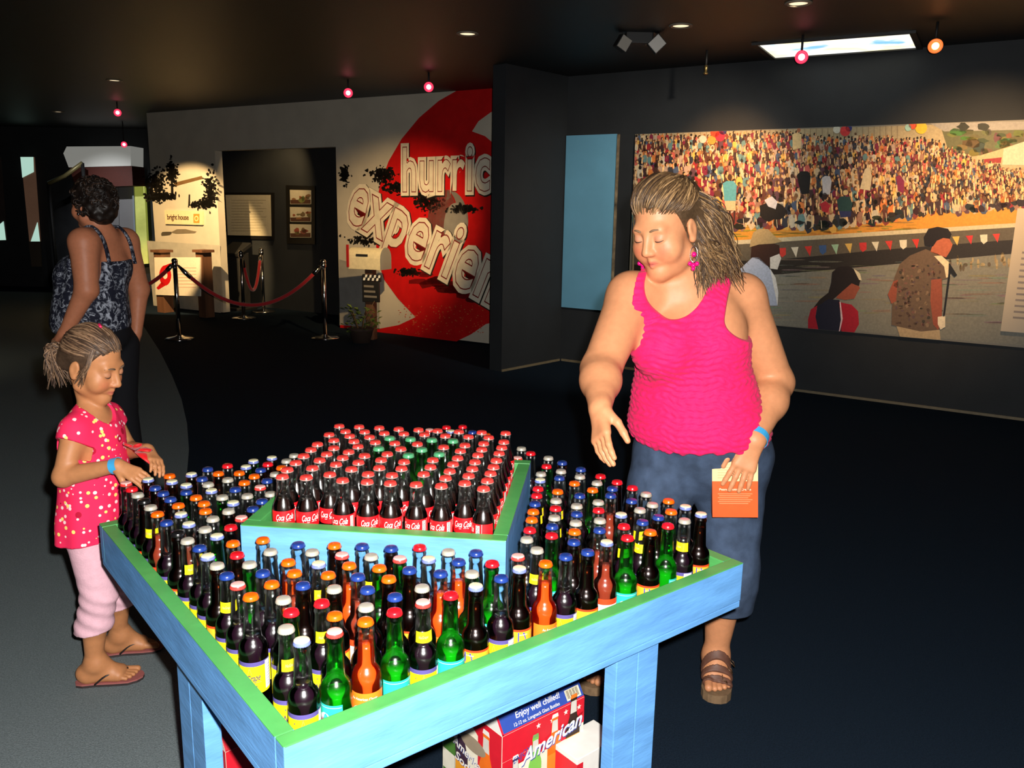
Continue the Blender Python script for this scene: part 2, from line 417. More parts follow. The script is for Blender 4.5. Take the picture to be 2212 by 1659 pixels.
# ------------------------------------------------------------------ alcove contents
m_blackframe = mat('black_frame', srgb(20, 19, 18), 0.35)
m_poster = mat('pale_poster_paper', srgb(190, 182, 158), 0.55, noise=0.05)
AL2 = Plane(ALC.P + ALC.N * 0.03, ALC.S); AL3 = Plane(ALC.P + ALC.N * 0.04, ALC.S)
root = link('framed_poster', board('framed_poster', AL2, [(483, 416), (590, 416), (590, 518), (488, 516)], 0.03, m_blackframe)); tag(root, 'large pale text poster in a thin black frame in the alcove', 'poster')
child('sheet', board('sheet', AL3, [(487, 421), (584, 421), (586, 510), (492, 508)], 0.005, m_poster), root)
Q = Print(AL3, 0.001)
for k in range(12): Q.poly([(500, 432 + k * 6), (575 - (k % 3) * 6, 432 + k * 6), (575 - (k % 3) * 6, 433 + k * 6), (500, 433 + k * 6)], (160, 150, 124), 0)
Q.build('poster_print', m_print, root)
root = link('picture_frame', board('picture_frame', AL2, [(617, 400), (680, 402), (680, 528), (620, 526)], 0.03, m_blackframe)); tag(root, 'tall black frame holding three small photographs in the alcove', 'picture frame')
for k, (y0, y1) in enumerate(((410, 441), (447, 479), (484, 513))):
    ph = child('photo', board('photo', AL3, [(626, y0), (672, y0 + 1), (672, y1), (627, y1)], 0.005, m_poster), root)
    Q = Print(AL3, 0.001); Q.poly([(627, y1 - 9), (671, y1 - 10), (671, y1 - 1), (628, y1 - 1)], (80, 52, 40), 0)
    for _ in range(7): Q.ell(rnd.uniform(632, 668), rnd.uniform(y0 + 12, y1 - 6), rnd.uniform(3, 7), rnd.uniform(2, 6), (rnd.randint(90, 150), rnd.randint(70, 110), 60), 1, 8, jag=0.3, rnd=rnd)
    Q.build('photo_print', m_print, ph)
# dark lectern-like stand in the alcove mouth
b = atz(515, 668, 0); t = empty('dark_kiosk', (b[0], b[1], 0), -0.55); tag(t, 'dark kiosk with a slanted head standing in the alcove', 'kiosk')
link('base', box_mesh('base', -0.22, 0.22, -0.18, 0.18, 0, 0.04, 0.01, [m_dark]), t)
link('column', box_mesh('column', -0.18, 0.18, -0.1, 0.1, 0.04, 0.86, 0.02, [m_dark]), t)
hd = link('slanted_head', box_mesh('slanted_head', -0.2, 0.2, -0.16, 0.16, -0.03, 0.03, 0.01, [m_dark]), t); hd.location = (0, 0, 0.9); hd.rotation_euler = (0.5, 0, 0)

# ------------------------------------------------------------------ info sign on two posts
m_post = mat('weathered_dark_wood', srgb(96, 62, 40), 0.7, noise=0.3, nscale=12, stretch=(1, 1, 0.1))
m_whitebd = mat('white_sign_board', srgb(222, 212, 192), 0.5, noise=0.05)
SP = Plane(HUR.P + HUR.N * 0.45, HUR.S)
cbase = SP.pt(SP.uv(385, 680)[0], 0)
t = empty('info_sign', cbase); tag(t, 'white info board with red storm swirl between two wooden posts', 'sign')
for xa, xb, yt in ((336, 351, 545), (426, 441, 545)):
    s0 = SP.uv(xa, 610)[0]; s1 = SP.uv(xb, 610)[0]; zt = SP.uv(xa, yt)[1]
    v, f = wall_slab(SP, s0, s1, 0, zt, s1 - s0); po = child('post', mesh('post', v, f), t, m_post)
    v, f = wall_slab(Plane(SP.P + SP.N * 0.03, SP.S), s0 - 0.03, s1 + 0.03, zt, zt + 0.035, s1 - s0 + 0.06); child('post_cap', mesh('post_cap', v, f), po, m_post) if False else child('post_cap', mesh('post_cap', v, f), t, m_post)
SPB = Plane(SP.P + SP.N * 0.02, SP.S)
bd = child('board', board('board', SPB, [(333, 556), (432, 556), (432, 640), (336, 637)], 0.02, m_whitebd), t)
Q = Print(SPB, 0.001)
Q.ell(357, 595, 13, 22, RED, 0, 24); Q.poly([(357, 573), (375, 566), (382, 570), (366, 582)], RED, 0); Q.poly([(357, 617), (342, 626), (338, 622), (350, 608)], RED, 0); Q.ell(357, 595, 5, 8, (226, 216, 196), 1, 16)
for k in range(7): Q.poly([(380, 578 + k * 7), (424, 578 + k * 7), (424, 579.2 + k * 7), (380, 579.2 + k * 7)], (196, 150, 130), 0)
o = Q.build('board_print', m_print, t); o.matrix_parent_inverse = Matrix.Translation(-t.location)

# ------------------------------------------------------------------ mailbox on a post with a clapper board
m_mail = mat('cream_mailbox_metal', srgb(206, 196, 164), 0.4, noise=0.08)
m_rope = mat('red_velvet_rope', srgb(178, 14, 24), 0.8, sheen=0.5)
bp = atz(803, 733, 0)
t = empty('mailbox', bp, -0.35); tag(t, 'cream mailbox with red flag on a wooden post by the printed wall', 'mailbox')
link('post', box_mesh('post', -0.05, 0.05, -0.05, 0.05, 0, 0.84, 0.008, [m_post]), t)
prof = []
L0, L1, zb, wr = -0.24, 0.20, 0.84, 0.115
ring = [(-wr, zb), (wr, zb)] + [(wr * math.cos(a), zb + 0.13 + wr * math.sin(a)) for a in [math.pi * k / 10 for k in range(11)]]
k = len(ring); V = [(L0, y, z) for y, z in ring] + [(L1, y, z) for y, z in ring]
link('box', mesh('box', V, [tuple(range(k)), tuple(range(2 * k - 1, k - 1, -1))] + [(i, k + i, k + (i + 1) % k, (i + 1) % k) for i in range(k)], [m_mail]), t)
link('door', mesh('door', [(L1 + 0.012, y * 1.06, zb + (z - zb) * 1.04) for y, z in ring] + [(L1, y * 1.06, zb + (z - zb) * 1.04) for y, z in ring], [tuple(range(k)), tuple(range(2 * k - 1, k - 1, -1))] + [(i, k + i, k + (i + 1) % k, (i + 1) % k) for i in range(k)], [mat('grey_mailbox_door', srgb(120, 120, 118), 0.4)]), t)
link('flag', box_mesh('flag', -0.24, -0.21, -0.14, -0.125, 0.86, 1.12, 0.003, [mat('mailbox_flag_red', srgb(150, 20, 24), 0.5)]), t)
link('slot', box_mesh('slot', -0.12, 0.03, -0.122, -0.112, 0.99, 1.015, 0.0, [m_dark]), t)
t = empty('clapper_board', tuple(bp + np.array([0.02, -0.09, 0.46])), -0.35); tag(t, 'black film clapper board hung on the mailbox post', 'clapper board')
link('slate', box_mesh('slate', -0.11, 0.11, -0.012, 0.012, 0, 0.24, 0.004, [m_dark]), t)
arm = link('arm', box_mesh('arm', -0.11, 0.13, -0.014, 0.014, 0.245, 0.32, 0.003, [m_dark]), t)
m_white = mat('white_paint', srgb(225, 225, 220), 0.5)
for k in range(4):
    for r in range(2):
        x = -0.10 + k * 0.058 + r * 0.026; z = 0.25 + r * 0.036
        V = [(x, -0.016, z), (x + 0.026, -0.016, z), (x + 0.034, -0.016, z + 0.032), (x + 0.008, -0.016, z + 0.032)]
        link('stripe', mesh('stripe', V + [(a, -0.0142, c) for a, b_, c in V], [(0, 1, 2, 3), (7, 6, 5, 4), (0, 4, 5, 1), (1, 5, 6, 2), (2, 6, 7, 3), (3, 7, 4, 0)], [m_white]), arm)
for k in range(3): link('chalk_line', box_mesh('chalk_line', -0.09, 0.08 - 0.02 * k, -0.0135, -0.012, 0.05 + k * 0.06, 0.075 + k * 0.06, 0.0, [mat('chalk', srgb(120, 114, 104), 0.8)]), t)
# shrub at its foot
t = empty('leafy_plant', tuple(bp + np.array([-0.08, -0.24, 0]))); tag(t, 'small leafy green plant in a dark pot at the mailbox foot', 'plant')
link('pot', lathe_mesh('pot', [(0.10, 0), (0.14, 0.14), (0.15, 0.15), (0.15, 0.17), (0.13, 0.17)], 20, [mat('dark_clay', srgb(52, 36, 28), 0.8)]), t)
m_leaf = mat('leaf_green', srgb(96, 120, 50), 0.5, noise=0.3, nscale=20)
V, Fc = [], []
for i in range(70):
    a = rnd.uniform(0, 6.28); h = rnd.uniform(0.12, 0.40); r = rnd.uniform(0.04, 0.22); c = np.array([r * math.cos(a), r * math.sin(a), h])
    d = np.array([math.cos(a + rnd.uniform(-1, 1)), math.sin(a + rnd.uniform(-1, 1)), rnd.uniform(-0.3, 0.7)]); d /= np.linalg.norm(d); s = np.cross(d, (0, 0, 1)); s /= np.linalg.norm(s) + 1e-6
    ln = rnd.uniform(0.05, 0.09); wd = ln * 0.4; b = len(V)
    V += [c, c + d * ln * 0.5 + s * wd + (0, 0, 0.01), c + d * ln, c + d * ln * 0.5 - s * wd + (0, 0, 0.01)]; Fc += [(b, b + 1, b + 2, b + 3)]
fo = link('foliage', mesh('foliage', V, Fc, [m_leaf]), t); fo['kind'] = 'stuff'
V = []
for i in range(5):
    a = i * 1.3; link('stem', tube_mesh('stem', [(0.02 * math.cos(a), 0.02 * math.sin(a), 0.1), (0.08 * math.cos(a), 0.08 * math.sin(a), 0.26), (0.13 * math.cos(a) + (0.12 if i == 4 else 0), 0.13 * math.sin(a), 0.36 + (0.14 if i == 4 else 0))], [0.008, 0.006, 0.004], 6, [mat('stem_brown', srgb(110, 84, 48), 0.7)]), t)

# ------------------------------------------------------------------ rope barrier
m_pole = mat('polished_steel', (0.62, 0.6, 0.58), 0.14, metal=1.0)
def stanchion(xy, label):
    t = empty('stanchion', (xy[0], xy[1], 0)); tag(t, label, 'stanchion', 'rope barrier posts')
    link('base', lathe_mesh('base', [(0.165, 0), (0.165, 0.012), (0.14, 0.022), (0.06, 0.034), (0.03, 0.05)], 28, [m_pole]), t)
    link('pole', lathe_mesh('pole', [(0.025, 0.05), (0.025, 0.89)], 18, [m_pole]), t)
    link('collar', lathe_mesh('collar', [(0.032, 0.85), (0.034, 0.855), (0.034, 0.885), (0.032, 0.89)], 18, [m_pole]), t)
    link('finial', lathe_mesh('finial', [(0.03, 0.89), (0.034, 0.905), (0.034, 0.92), (0.022, 0.937), (0.005, 0.942)], 18, [m_pole]), t)
ST = [atz(388, 733, 0), atz(703, 731, 0), atz(527, 688, 0), atz(570, 674, 0), np.array([-5.15, 9.75, 0])]
for p, l in zip(ST, ('polished stanchion before the info sign, red rope on both sides', 'polished stanchion beside the printed red wall, rope hooked on one side', 'polished stanchion just outside the alcove opening', 'polished stanchion inside the alcove', 'polished stanchion behind the woman in the floral top')): stanchion(p, l)
def rope(a, b, sag, label):
    A = np.array([a[0], a[1], 0.86]); B = np.array([b[0], b[1], 0.86]); d = (B - A); d /= np.linalg.norm(d); A = A + d * 0.034; B = B - d * 0.034
    t = empty('barrier_rope', ((A + B) / 2)[:2].tolist() + [0]); tag(t, label, 'rope', 'red barrier ropes')
    pts = [A + (B - A) * k / 24 - np.array([0, 0, sag * (1 - (2 * k / 24 - 1) ** 2)]) for k in range(25)]
    child('rope', tube_mesh('rope', pts[1:-1], 0.022, 10, [m_rope]), t)
    for q in (pts[:3], pts[-3:]): child('hook', tube_mesh('hook', q, [0.012, 0.026, 0.026] if q is not pts[-3:] else [0.026, 0.026, 0.012], 10, [m_pole]), t)
rope(ST[0], ST[1], 0.46, 'red velvet rope sagging across the alcove opening')
rope(ST[4], ST[0], 0.30, 'red velvet rope running behind the woman in the floral top')
rope(ST[2], ST[3], 0.5, 'red velvet rope hanging steeply between the two alcove stanchions')

# ------------------------------------------------------------------ mural and panels on the right wall
mural = Plane(MUR.P + MUR.N * 0.02, MUR.S)
s0 = mural.uv(1364, 480)[0]; z0, z1 = 0.575, 2.275; s1 = 2.6
v, f = wall_slab(mural, s0, s1, z0, z1, 0.02)
mo = link('photo_mural', mesh('photo_mural', v, f, [mat('mural_substrate', srgb(120, 116, 104), 0.5)]))
tag(mo, 'wide photo mural of a lakeside crowd with bunting and balloons', 'mural')
M_ = Print(mural, 0.0012)
def X(x): return x
def cut(x, y): return (x, y)
# sky/fence strip, trees, tent
top = lambda x: 285 - (x - 1366) * 0.0272
bot = lambda x: 681 + (x - 1366) * 0.0792
M_.poly([(1366, top(1366)), (2400, top(2400)), (2400, 430), (1366, 400)], (168, 152, 118), 0)
M_.poly([(2030, top(2030)), (2400, top(2400)), (2400, 360), (2050, 330)], (92, 92, 62), 1)
for _ in range(40): M_.ell(rnd.uniform(2030, 2250), rnd.uniform(285, 335), rnd.uniform(6, 18), rnd.uniform(4, 12), (rnd.randint(50, 120), rnd.randint(56, 116), rnd.randint(30, 60)), 2, 9, jag=0.3, rnd=rnd)
M_.poly([(2010, 266), (2400, 258), (2400, 276), (2040, 284)], (150, 146, 140), 2)
for x in (2080, 2125): M_.ell(x, 274, 12, 8, (40, 42, 30), 3, 10, jag=0.3, rnd=rnd)
M_.poly([(2110, 338), (2150, 326), (2200, 310), (2212, 306), (2300, 330), (2300, 358), (2112, 352)], (198, 160, 120), 3)
M_.poly([(2168, 322), (2200, 310), (2212, 306), (2300, 330), (2300, 358), (2165, 356)], (196, 184, 160), 4)
M_.poly([(2124, 344), (2164, 340), (2162, 352), (2126, 353)], (140, 40, 40), 4)
for k in range(46): M_.poly([(1375 + k * 12.5, top(1375 + k * 12.5) + 2), (1377 + k * 12.5, top(1377 + k * 12.5) + 2), (1377 + k * 12.5, 318), (1375 + k * 12.5, 318)], (140, 124, 96), 1)
# grass, path, bunting shore, water
M_.poly([(1366, 440), (1600, 470), (1800, 470), (2000, 448), (2400, 425), (2400, 490), (2160, 487), (1560, 524), (1366, 530)], (206, 142, 52), 1)
for _ in range(120):
    x = rnd.uniform(1500, 1980); M_.ell(x, 488 + rnd.uniform(-2, 26) - (x - 1500) * 0.03, rnd.uniform(6, 26), rnd.uniform(1, 2.5), (rnd.randint(130, 190), rnd.randint(112, 140), rnd.randint(40, 60)), 2, 8)
M_.poly([(1366, 527), (1560, 521), (2160, 484), (2400, 470), (2400, 478), (2160, 493), (1560, 530), (1366, 536)], (196, 184, 152), 3)
M_.poly([(1366, 536), (1560, 530), (2160, 493), (2400, 478), (2400, 530), (2160, 548), (1690, 585), (1366, 600)], (92, 84, 70), 2)
M_.poly([(1366, 572), (1690, 560), (1900, 540), (2160, 520), (2400, 505), (2400, 535), (2160, 550), (1690, 592), (1366, 610)], (44, 38, 32), 3)
M_.poly([(1366, 606), (1690, 588), (2160, 546), (2400, 530), (2400, bot(2400)), (1366, bot(1366))], (128, 126, 114), 2)
for _ in range(240):
    x = rnd.uniform(1640, 2390); y = rnd.uniform(560, 735)
    if y < 700: M_.ell(x, y, rnd.uniform(10, 40), rnd.uniform(0.8, 2.2), (rnd.randint(112, 140), rnd.randint(110, 134), rnd.randint(96, 118)), 3, 8)
for _ in range(60):
    x = rnd.uniform(1980, 2300); M_.ell(x, 572 - (x - 1980) * 0.06 + rnd.uniform(-8, 14), rnd.uniform(2, 6), rnd.uniform(4, 12), (rnd.choice([(150, 128, 92), (96, 84, 66), (170, 150, 110)])), 3, 8)
fl = [(200, 60, 50), (214, 206, 184), (200, 54, 44), (60, 90, 140), (150, 190, 160), (208, 172, 90), (190, 50, 50), (206, 200, 180)]
x = 1690; k = 0
while x < 2160:
    yb = 533 - (x - 1690) * 0.066 + 3; c = fl[k % len(fl)]
    M_.poly([(x - 8, yb), (x + 8, yb - 1), (x + 2 + (k % 3), yb + 22 - (x - 1690) * 0.008)] if k % 3 else [(x - 8, yb), (x + 8, yb - 1), (x + 8, yb + 14), (x, yb + 20), (x - 6, yb + 14)], c, 5); x += 27 + (k % 3) * 2; k += 1
# the crowd, row by row from the back
cols = [(150, 40, 46), (120, 36, 60), (200, 176, 140), (190, 180, 160), (70, 84, 110), (46, 50, 60), (90, 50, 40), (70, 44, 36), (206, 120, 60), (214, 168, 80), (96, 130, 130), (150, 110, 90), (176, 150, 130), (130, 60, 50), (90, 60, 70), (60, 40, 40), (190, 90, 80)]
hair = [(60, 40, 28), (96, 66, 40), (40, 30, 24), (180, 140, 90), (140, 96, 60), (30, 24, 20)]
def crowd_bottom(x): return float(np.interp(x, [1366, 1560, 1650, 1800, 1900, 2000, 2120, 2212, 2400], [500, 486, 490, 492, 478, 462, 456, 448, 440]))
def crowd_top(x): return float(np.interp(x, [1366, 1500, 1700, 1820, 1850, 1960, 2010, 2060, 2110, 2180, 2400], [292, 292, 284, 300, 292, 300, 300, 322, 345, 365, 370]))
for row in range(22):
    tt = row / 21.0; x = 1368 + rnd.uniform(0, 8)
    while x < 2390:
        yt, yb = crowd_top(x), crowd_bottom(x); y = yt + (yb - 26 - yt) * tt + rnd.uniform(-4, 4); sz = 3.4 + 4.2 * tt * (1 - 0.35 * (x - 1366) / 900)
        c = rnd.choice(cols); h = rnd.choice(hair); b_ = 1.0
        M_.ell(x, y + sz * 2.7, sz * 1.35, sz * 2.3, c, 4 + row % 3, 7, jag=0.18, rnd=rnd)
        M_.ell(x + rnd.uniform(-1, 1), y, sz * 0.72, sz * 0.95, h, 5 + row % 3, 7)
        if rnd.random() < 0.6: M_.ell(x + sz * 0.45, y + sz * 0.2, sz * 0.42, sz * 0.65, (214, 160, 110), 6 + row % 3, 6)
        if rnd.random() < 0.35: M_.ell(x + sz, y + sz * 2.4, sz * 0.3, sz * 1.6, (230, 196, 140), 6 + row % 3, 6)
        x += sz * rnd.uniform(1.9, 2.9)
for _ in range(46):       # chairs, legs and shade in front of the seated rows
    x = rnd.uniform(1560, 2210); y = crowd_bottom(x) + rnd.uniform(-14, 2); M_.ell(x, y, rnd.uniform(4, 12), rnd.uniform(4, 9), (rnd.randint(26, 56), rnd.randint(24, 48), rnd.randint(24, 44)), 9, 9, jag=0.3, rnd=rnd)
for _ in range(30):
    x = rnd.uniform(1600, 2100); y = crowd_bottom(x); M_.poly([(x, y - 16), (x + 1.3, y - 16), (x + 3, y + 2), (x + 1.6, y + 2)], (200, 186, 156), 10)
# a few larger people in it
M_.ell(1577, 383, 5, 7, (70, 46, 34), 11, 12); M_.poly([(1562, 396), (1570, 391), (1585, 391), (1592, 400), (1590, 434), (1565, 434)], (84, 150, 160), 11); M_.poly([(1566, 434), (1589, 434), (1590, 455), (1567, 454)], (206, 170, 130), 11); M_.poly([(1575, 455), (1579, 455), (1578, 480), (1574, 480)], (60, 40, 34), 11); M_.poly([(1585, 455), (1589, 455), (1588, 482), (1585, 482)], (60, 40, 34), 11)
M_.poly([(1538, 430), (1552, 424), (1560, 434), (1566, 458), (1572, 478), (1552, 478), (1540, 455)], (214, 160, 84), 11); M_.ell(1550, 418, 7, 7, (90, 56, 40), 11, 10)
M_.poly([(1722, 378), (1730, 370), (1745, 370), (1752, 380), (1748, 418), (1732, 420), (1726, 400)], (20, 18, 18), 11)
M_.ell(1787, 372, 5, 6, (44, 32, 28), 11, 10); M_.poly([(1776, 384), (1783, 380), (1793, 381), (1797, 392), (1793, 420), (1778, 420)], (196, 196, 200), 11)
M_.ell(1726, 281, 4, 5, (150, 96, 66), 11, 10); M_.poly([(1712, 290), (1722, 287), (1732, 290), (1730, 320), (1713, 324)], (206, 180, 130), 11)
M_.ell(1827, 416, 6, 6, (200, 180, 130), 11, 10); M_.poly([(1808, 432), (1818, 424), (1836, 425), (1842, 440), (1838, 456), (1812, 456)], (36, 66, 66), 11); M_.poly([(1813, 456), (1840, 456), (1838, 468), (1816, 470)], (44, 50, 92), 11)
M_.ell(1782, 424, 6, 8, (50, 34, 30), 11, 10); M_.poly([(1772, 440), (1784, 434), (1794, 444), (1788, 460), (1776, 456)], (170, 40, 52), 11)
M_.poly([(1936, 382), (1944, 378), (1954, 392), (1952, 418), (1940, 412)], (120, 36, 70), 11); M_.poly([(1868, 366), (1876, 360), (1884, 380), (1880, 412), (1858, 408)], (200, 184, 150), 11)
M_.ell(1668, 455, 26, 22, (30, 26, 24), 11, 14, jag=0.2, rnd=rnd); M_.poly([(1652, 432), (1668, 424), (1680, 436), (1676, 452), (1660, 446)], (190, 190, 196), 12)
for x, y, r, c in ((1545, 286, 10, (206, 70, 44)), (1556, 294, 11, (204, 44, 66)), (1538, 303, 9, (206, 140, 60)), (1519, 301, 8, (190, 186, 168)), (1562, 283, 8, (50, 44, 90)), (1808, 280, 8, (200, 200, 184)), (1826, 283, 11, (200, 56, 56)), (1834, 277, 7, (40, 46, 110)), (1972, 270, 9, (206, 80, 50)), (1990, 276, 13, (216, 178, 50)), (1962, 276, 7, (150, 190, 180))):
    M_.ell(x, y, r, r * 1.05, c, 12, 18)
M_.poly([(1546, 312), (1547.2, 312), (1550, 334), (1548.6, 334)], (210, 190, 150), 12)
# three people at the water's edge
def fg(pts, c, l): M_.poly(pts, c, l)
fg([(1622, 520), (1628, 502), (1640, 494), (1660, 495), (1672, 508), (1690, 522), (1672, 526), (1640, 528), (1620, 534)], (168, 146, 104), 13)
fg([(1624, 530), (1672, 526), (1684, 530), (1686, 556), (1676, 572), (1656, 574), (1640, 560), (1622, 556)], (58, 36, 28), 12)
fg([(1664, 556), (1684, 548), (1688, 558), (1680, 582), (1664, 580)], (210, 206, 198), 13)
fg([(1626, 556), (1640, 556), (1660, 576), (1672, 596), (1680, 630), (1680, 660), (1600, 660), (1600, 580)], (172, 182, 204), 12)
fg([(1664, 580), (1676, 600), (1682, 632), (1680, 660), (1672, 620)], (214, 214, 212), 13)
fg([(1798, 588), (1812, 576), (1834, 575), (1850, 584), (1860, 600), (1856, 618), (1840, 612), (1826, 624), (1808, 640), (1790, 655), (1772, 666), (1758, 664), (1772, 646), (1790, 632), (1796, 610)], (34, 24, 20), 13)
fg([(1828, 612), (1850, 606), (1858, 622), (1852, 632), (1846, 645), (1826, 648), (1806, 644)], (150, 78, 56), 12)
fg([(1844, 580), (1858, 590), (1862, 606), (1856, 604), (1850, 592)], (216, 204, 172), 14)
fg([(1766, 662), (1790, 646), (1814, 648), (1818, 716), (1768, 712), (1762, 684)], (24, 24, 44), 14)
fg([(1752, 668), (1766, 660), (1762, 684), (1768, 711), (1746, 709), (1746, 690)], (168, 20, 40), 14)
fg([(1812, 652), (1840, 658), (1854, 672), (1856, 700), (1846, 718), (1812, 716), (1818, 690)], (170, 22, 42), 14)
fg([(1814, 652), (1816.5, 652), (1821, 688), (1815, 716), (1812.5, 716), (1817, 690)], (220, 190, 196), 15)
fg([(1996, 512), (2006, 494), (2026, 490), (2048, 494), (2056, 506), (2052, 516), (2038, 514), (2024, 520), (2016, 532), (1998, 530)], (28, 20, 18), 15)
fg([(2014, 532), (2026, 514), (2050, 514), (2058, 528), (2054, 540), (2044, 556), (2024, 550), (2010, 544)], (178, 96, 66), 14)
fg([(1944, 570), (1966, 552), (2000, 538), (2030, 550), (2050, 566), (2050, 600), (2036, 604), (2036, 650), (2030, 712), (1990, 716), (1926, 702), (1928, 640), (1932, 600)], (104, 84, 66), 14)
for _ in range(150):
    x = rnd.uniform(1934, 2034); y = rnd.uniform(566, 706)
    if x > 1934 + max(0, 600 - y) * 0.7: M_.ell(x, y, rnd.uniform(1.5, 4.5), rnd.uniform(1.5, 4.5), rnd.choice([(78, 58, 46), (132, 108, 84), (92, 72, 70), (120, 84, 72), (64, 56, 44)]), 15, 7, jag=0.3, rnd=rnd)
fg([(2018, 553), (2034, 552), (2052, 568), (2054, 596), (2044, 600), (2040, 576)], (224, 206, 170), 16)
fg([(2012, 604), (2034, 602), (2036, 650), (2034, 700), (2026, 712), (2016, 700), (2010, 650)], (150, 78, 56), 16)
fg([(1930, 608), (1940, 604), (1936, 650), (1926, 656), (1918, 636)], (150, 78, 56), 15)
fg([(1936, 702), (1990, 716), (2030, 712), (2032, 734), (1944, 727)], (180, 156, 120), 13)
fg([(2050, 566), (2068, 594), (2062, 598), (2054, 590), (2041, 684), (2037, 684), (2049, 590)], (22, 20, 20), 17); fg([(2026, 684), (2042, 682), (2042, 706), (2032, 712), (2026, 700)], (230, 214, 184), 17)
# print edges
M_.poly([(1364.5, top(1364)), (1369, top(1369)), (1369, bot(1369)), (1364, bot(1364))], (150, 134, 108), 18)
# keep the print inside the sheet
for i, p in enumerate(M_.v):
    q = p - mural.P; s = float(q @ mural.S); o_ = float(q @ mural.N); M_.v[i] = mural.pt(min(max(s, s0 + 0.002), s1 - 0.002), min(max(p[2], z0 + 0.002), z1 - 0.002), o_)
M_.build('mural_print', vcol_mat('mural_photo_print', 0.5, 0.3, noise=0.12, nscale=60), mo)

m_blue_pan = mat('steel_blue_panel', srgb(104, 164, 196), 0.55, noise=0.06, nscale=4)
pl = Plane(MUR.P + MUR.N * 0.02, MUR.S)
a = pl.uv(1216, 480)[0] + 0.01; b = pl.uv(1324, 480)[0]
v, f = wall_slab(pl, a, b, 0.57, 2.285, 0.02); o = link('blue_wall_panel', mesh('blue_wall_panel', v, f, [m_blue_pan])); tag(o, 'plain steel blue upright panel in the corner beside the mural', 'wall panel')
a = pl.uv(1325.5, 480)[0]; b = pl.uv(1330.5, 480)[0]
v, f = wall_slab(pl, a, b, 0.575, 2.28, 0.012); o = link('photo_strip', mesh('photo_strip', v, f, [mat('photo_strip_print', srgb(120, 106, 84), 0.5, noise=0.9, nscale=9)])); tag(o, 'narrow strip of photo print between the blue panel and mural', 'wall panel')
pl2 = Plane(MUR.P + MUR.N * 0.05, MUR.S)
a = pl2.uv(2180, 580)[0]; zt = pl2.uv(2195, 450)[1]; zb = pl2.uv(2172, 716)[1]
v, f = wall_slab(pl2, a, a + 0.6, zb, zt, 0.03); o = link('text_panel', mesh('text_panel', v, f, [mat('pale_text_panel', srgb(186, 172, 150), 0.5)])); tag(o, 'pale caption panel with lines of text standing off the mural', 'sign')
T_ = Print(pl2, 0.001)
for k in range(12):
    T_.mesh2d([(a + 0.07, zt - 0.32 - k * 0.045), (a + 0.5 - (k % 4) * 0.04, zt - 0.32 - k * 0.045), (a + 0.5 - (k % 4) * 0.04, zt - 0.335 - k * 0.045), (a + 0.07, zt - 0.335 - k * 0.045)], [(0, 1, 2, 3)], (120, 104, 88))
T_.build('panel_print', m_print, o)

# ------------------------------------------------------------------ ceiling fixtures
m_lens = mat('hot_lamp_lens', (1, 0.6, 0.5), 0.3, emit=(1.0, 0.30, 0.36), estr=5)
m_lens2 = mat('amber_lamp_lens', (1, 0.6, 0.3), 0.3, emit=(1.0, 0.45, 0.16), estr=6)
def track_lamp(p, aim, label, lens, power=0, color=(1, 0.7, 0.4), spot=40, target=None):
    p = np.array(p, float); t = empty('track_spotlight', tuple(p)); tag(t, label, 'spotlight', 'ceiling spotlights')
    link('stem', tube_mesh('stem', [(0, 0, CEIL - p[2]), (0, 0, 0.03)], 0.009, 8, [m_dark]), t)
    h = link('housing', lathe_mesh('housing', [(0.02, -0.10), (0.036, -0.085), (0.042, 0.0), (0.045, 0.03), (0.045, 0.045), (0.03, 0.045)], 20, [m_dark]), t)
    q = (Vector(aim) - Vector(p)).to_track_quat('Z', 'Y'); h.rotation_euler = q.to_euler()
    link('lens', lathe_mesh('lens', [(0.024, 0.046), (0.022, 0.052), (0.012, 0.056), (0.002, 0.058)], 20, [lens]), h)
    link('halo_ring', lathe_mesh('halo_ring', [(0.025, 0.0455), (0.026, 0.050), (0.046, 0.050), (0.047, 0.0455)], 24, [m_ring2 if lens is m_lens2 else m_ring], cap=False), h)  # glowing ring stands in for the glare halo round the lens
m_ring = mat('red_halo_glow', (0.8, 0.05, 0.1), 0.3, emit=(1.0, 0.03, 0.09), estr=1.3); m_ring2 = mat('orange_halo_glow', (0.8, 0.2, 0.05), 0.3, emit=(1.0, 0.16, 0.03), estr=1.3)  # halo colours painted as emission, not real filter glass
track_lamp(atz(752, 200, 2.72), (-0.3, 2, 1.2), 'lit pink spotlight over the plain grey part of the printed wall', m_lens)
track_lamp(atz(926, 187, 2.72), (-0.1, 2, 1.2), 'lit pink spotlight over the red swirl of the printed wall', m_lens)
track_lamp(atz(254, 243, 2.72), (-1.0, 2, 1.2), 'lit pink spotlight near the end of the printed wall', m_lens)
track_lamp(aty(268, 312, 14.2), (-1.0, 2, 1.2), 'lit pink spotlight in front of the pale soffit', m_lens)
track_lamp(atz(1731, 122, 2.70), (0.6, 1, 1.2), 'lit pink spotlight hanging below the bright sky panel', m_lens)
track_lamp(atz(2020, 98, 2.70), (0.8, 1, 1.2), 'lit amber spotlight beside the bright sky panel', m_lens2)
